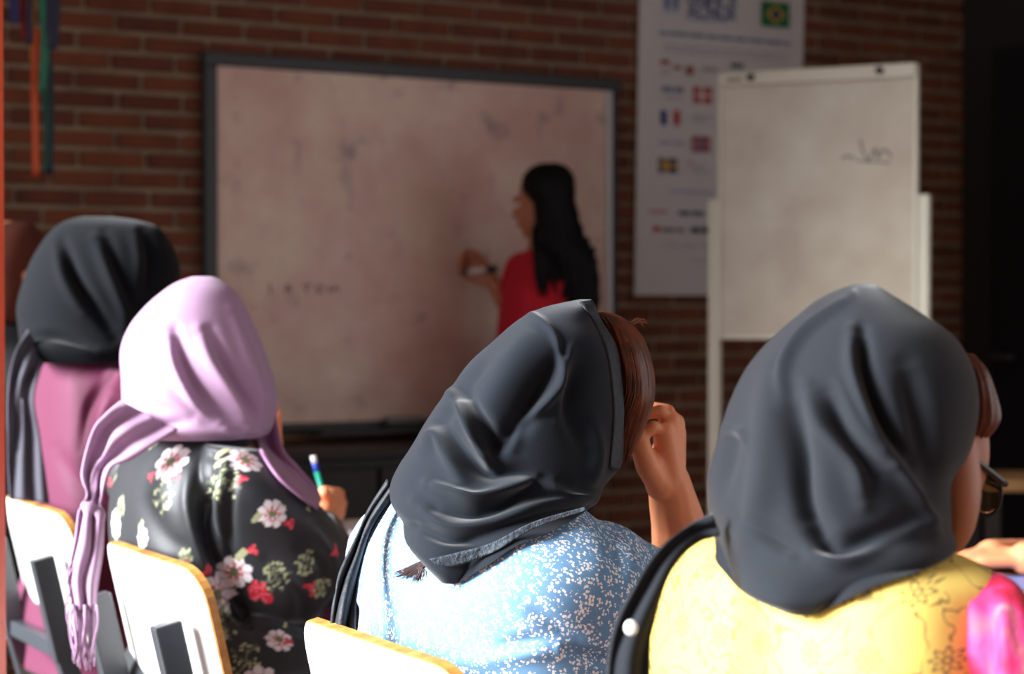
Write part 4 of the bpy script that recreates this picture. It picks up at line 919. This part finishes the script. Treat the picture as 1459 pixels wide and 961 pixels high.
V, Fc = loft(rows([(233, 770, 796, .02), (238, 757, 808, .05), (250, 746, 817, .085), (268, 743, 821, .1), (290, 757, 821, .105), (318, 761, 826, .105), (340, 758, 838, .11), (360, 760, 849, .115), (385, 779, 855, .11), (415, 786, 856, .1), (440, 793, 853, .085), (458, 802, 846, .05)], 5.90), 90, 90)
me = tomesh(V, Fc); q = proj(getV(me)); setV(me, getV(me)+getN(me)*(.005*np.sin(q[:, 0]*.55+2*np.sin(q[:, 1]*.09))*np.clip((q[:, 1]-270)/60, 0, 1)+.002*np.sin(q[:, 0]*1.3))[:, None])
hT = link('hair', me, M['hair_black'], te)
for (x0, x1, x2) in ((766, 768, 770), (776, 776, 778), (786, 790, 794)):
    tube('hair_lock', [P(x0, 330, 5.86), P(x0+1, 365, 5.83), P(x1, 395, 5.83), P(x2, 424, 5.835)], [.02, .018, .014, .003], M['hair_black'], hT, 8, res=20)
mk = thing('whiteboard_marker', 'white whiteboard marker with dark cap held by teacher', 'marker', P(684, 386, 6.10))
ma, mb = P(657, 389, 6.11), P(708, 383, 6.075); mdv = (mb-ma)
for nm, a, b, r0, c in (('tip_end', 0, .2, .008, (34, 34, 44)), ('barrel', .2, .72, .0095, (214, 206, 204)), ('cap', .72, 1, .0105, (26, 28, 34))):
    V, Fc = tube_vf(np.array([ma+mdv*a, ma+mdv*b]), [r0, r0], 12); mesh(nm, V, Fc, mat('marker_'+nm, c, .4), mk)

# ---- person across the table at right, mostly behind the edge of the view
w5 = thing('person', 'dark clothed person with black headscarf resting hands on the far desk', 'person', (P(1530, 700, 4.0)[0], 4.0, 0))
f5 = np.array([-.8, -.55, 0]); hc5 = P(1610, 440, 4.0); ch5 = P(1610, 640, 4.05); pel5 = np.array([ch5[0]+.02, ch5[1]+.02, .62])
f5h = f5/np.linalg.norm(f5); r5 = np.cross(f5h, ZU); lg5 = []
for s in (-1, 1):
    hp_ = pel5+r5*s*.09; kn = hp_-f5h*-.40; kn[2] = .5; an = kn.copy(); an[2] = .09; to = an+f5h*.15; to[2] = .045; lg5.append((hp_, kn, an, to))
wA, wB = P(1412, 793, 3.40), P(1462, 796, 3.36)
hA = hand_parts(wA, np.array([-1, -.05, 0]), np.array([0, -.25, -.95]), np.array([0, -1.0, .2]), .75, .9); hB = hand_parts(wB, np.array([-1, .1, 0]), np.array([0, -.2, -.95]), np.array([0, 1.0, .2]), .7, .9)
bm5, f, r, u = body_mesh(hc5, f5, ZU, ch5, pel5, None, [([ch5+r5*.17, P(1570, 800, 3.75), wA], [.05, .042, .03]), ([ch5-r5*.17, P(1600, 810, 3.55), wB], [.05, .042, .03])], .0055, legs=lg5, extra=hA+hB)
b5 = link('body', bm5, M['skin'], w5); eyes(b5, hc5, f, r, u)
g5 = union([capsule(ch5-ZU*.02, .16, pel5, .17, 20)]+chain([ch5+r5*.02, ch5+r5*.17, P(1570, 800, 3.75), P(1490, 797, 3.57)], [.1, .08, .06, .045], 16)+chain([ch5-r5*.02, ch5-r5*.17, P(1600, 812, 3.55), P(1530, 800, 3.45)], [.1, .08, .06, .045], 16)+[c for L in lg5 for c in chain([L[0], L[1], L[2]], [.11, .085, .07], 16)], .009, 5)
link('dress', g5, M['black_plain'], w5)
for L in lg5:
    V, Fc = join(chain([L[2]-ZU*.03, L[3]], [.05, .042], 16)); V[:, 2] = np.maximum(V[:, 2], .004); mesh('shoe', V, Fc, M['black_plain'], w5)
me = tomesh(*loft(rows([(345, 1560, 1615, .02), (355, 1525, 1655, .07), (385, 1497, 1677, .1), (440, 1489, 1685, .11), (500, 1503, 1677, .11), (545, 1535, 1665, .1), (580, 1555, 1675, .09)], 4.08), 60, 50)); fold(me, [], .002); link('headscarf', me, M['black_plain'], w5)
D5 = .712
dk5 = thing('student_desk', 'wooden topped desk with blue book in front of dark clothed person', 'desk', (1.02, 3.36, 0))
desk(dk5, (1.06, 3.33), .30, .22, D5, math.radians(10))
bk = thing('closed_book', 'thin pale blue book on desk under the resting hands', 'book', (.86, 3.27, D5))
box('page_block', np.array([.90, 3.28, D5+.010]), np.array([.10, .01, 0]), np.array([-.008, .08, 0]), ZU*.006, M['paper'], bk, .001)
for s, nm in ((-1, 'back_cover'), (1, 'front_cover')): box(nm, np.array([.90, 3.28, D5+.010+s*.0075]), np.array([.104, .0104, 0]), np.array([-.0083, .083, 0]), ZU*.0016, mat('blue_cover', (120, 136, 190), .5), bk, .001)

# ---- person beyond the magenta dress
w6 = thing('person', 'person in rust headscarf and black top behind the woman in magenta', 'person', (P(20, 430, 4.5)[0], 4.5, 0))
hc6 = P(20, 385, 4.5); ch6 = P(5, 540, 4.52); pel6 = np.array([ch6[0]-.03, ch6[1]-.02, .62])
bm6, f, r, u = body_mesh(hc6, FD, ZU, ch6, pel6, None, [([ch6+RD*.17, ch6+RD*.19+FD*.1-ZU*.25, ch6+RD*.14+FD*.36-ZU*.2], [.05, .042, .03]), ([ch6-RD*.17, ch6-RD*.19+FD*.1-ZU*.25, ch6-RD*.14+FD*.36-ZU*.2], [.05, .042, .03])], .008, legs=legs_seated(pel6), extra=hand_parts(ch6+RD*.14+FD*.36-ZU*.2, FD, -ZU, -RD, .4)+hand_parts(ch6-RD*.14+FD*.36-ZU*.2, FD, -ZU, RD, .4))
b6 = link('body', bm6, M['skin'], w6); eyes(b6, hc6, f, r, u)
g6 = union([capsule(ch6+ZU*.02, .15, pel6, .17, 20)]+chain([ch6, ch6+RD*.17, ch6+RD*.19+FD*.1-ZU*.25, ch6+RD*.15+FD*.3-ZU*.21], [.1, .08, .06, .045], 16)+chain([ch6, ch6-RD*.17, ch6-RD*.19+FD*.1-ZU*.25, ch6-RD*.15+FD*.3-ZU*.21], [.1, .08, .06, .045], 16)+skirt_parts(pel6-ZU*.02, .12, .1), .009, 5); link('dress', g6, M['black_plain'], w6); shoes(pel6, w6, M['black_plain'])
me = tomesh(*loft(rows([(316, 5, 36, .02), (322, -18, 50, .06), (338, -34, 60, .09), (362, -40, 63, .1), (395, -40, 58, .1), (430, -32, 58, .1), (458, -20, 46, .09)], 4.5), 50, 40)); fold(me, [], .003); link('headscarf', me, M['rust'], w6)
st6 = copy_tree(chair0); st6.location = (pel6[0]+FD[0]*.06, pel6[1]+FD[1]*.06, 0); st6.rotation_euler = (0, 0, ang); tag(st6, 'white backed school chair under the person in rust headscarf', 'chair', 'school chairs in a row')
st5 = copy_tree(chair0); st5.location = (pel5[0]-f5h[0]*-.06, pel5[1]-f5h[1]*-.06, 0); st5.rotation_euler = (0, 0, math.atan2(f5h[1], f5h[0])); tag(st5, 'white backed school chair under the dark clothed person by the far desk', 'chair', 'school chairs in a row')
# wooden side table far right
tb_ = thing('side_table', 'low brown wooden table standing by the dark wall', 'table', (P(1460, 690, 5.9)[0], 5.9, 0))
c_ = P(1475, 686, 5.9)
box('table_top', c_, RT*.19, np.array([0, .16, 0]), ZU*.018, mat('brown_wood', (150, 108, 66), .5), tb_, .005)
for a in (-1, 1):
    for b in (-1, 1): box('leg', np.array([c_[0]+a*.16, c_[1]+b*.13, (c_[2]-.018)/2]), RT*.02, np.array([0, .02, 0]), ZU*(c_[2]-.018)/2, M['wood_dark'], tb_, .003)
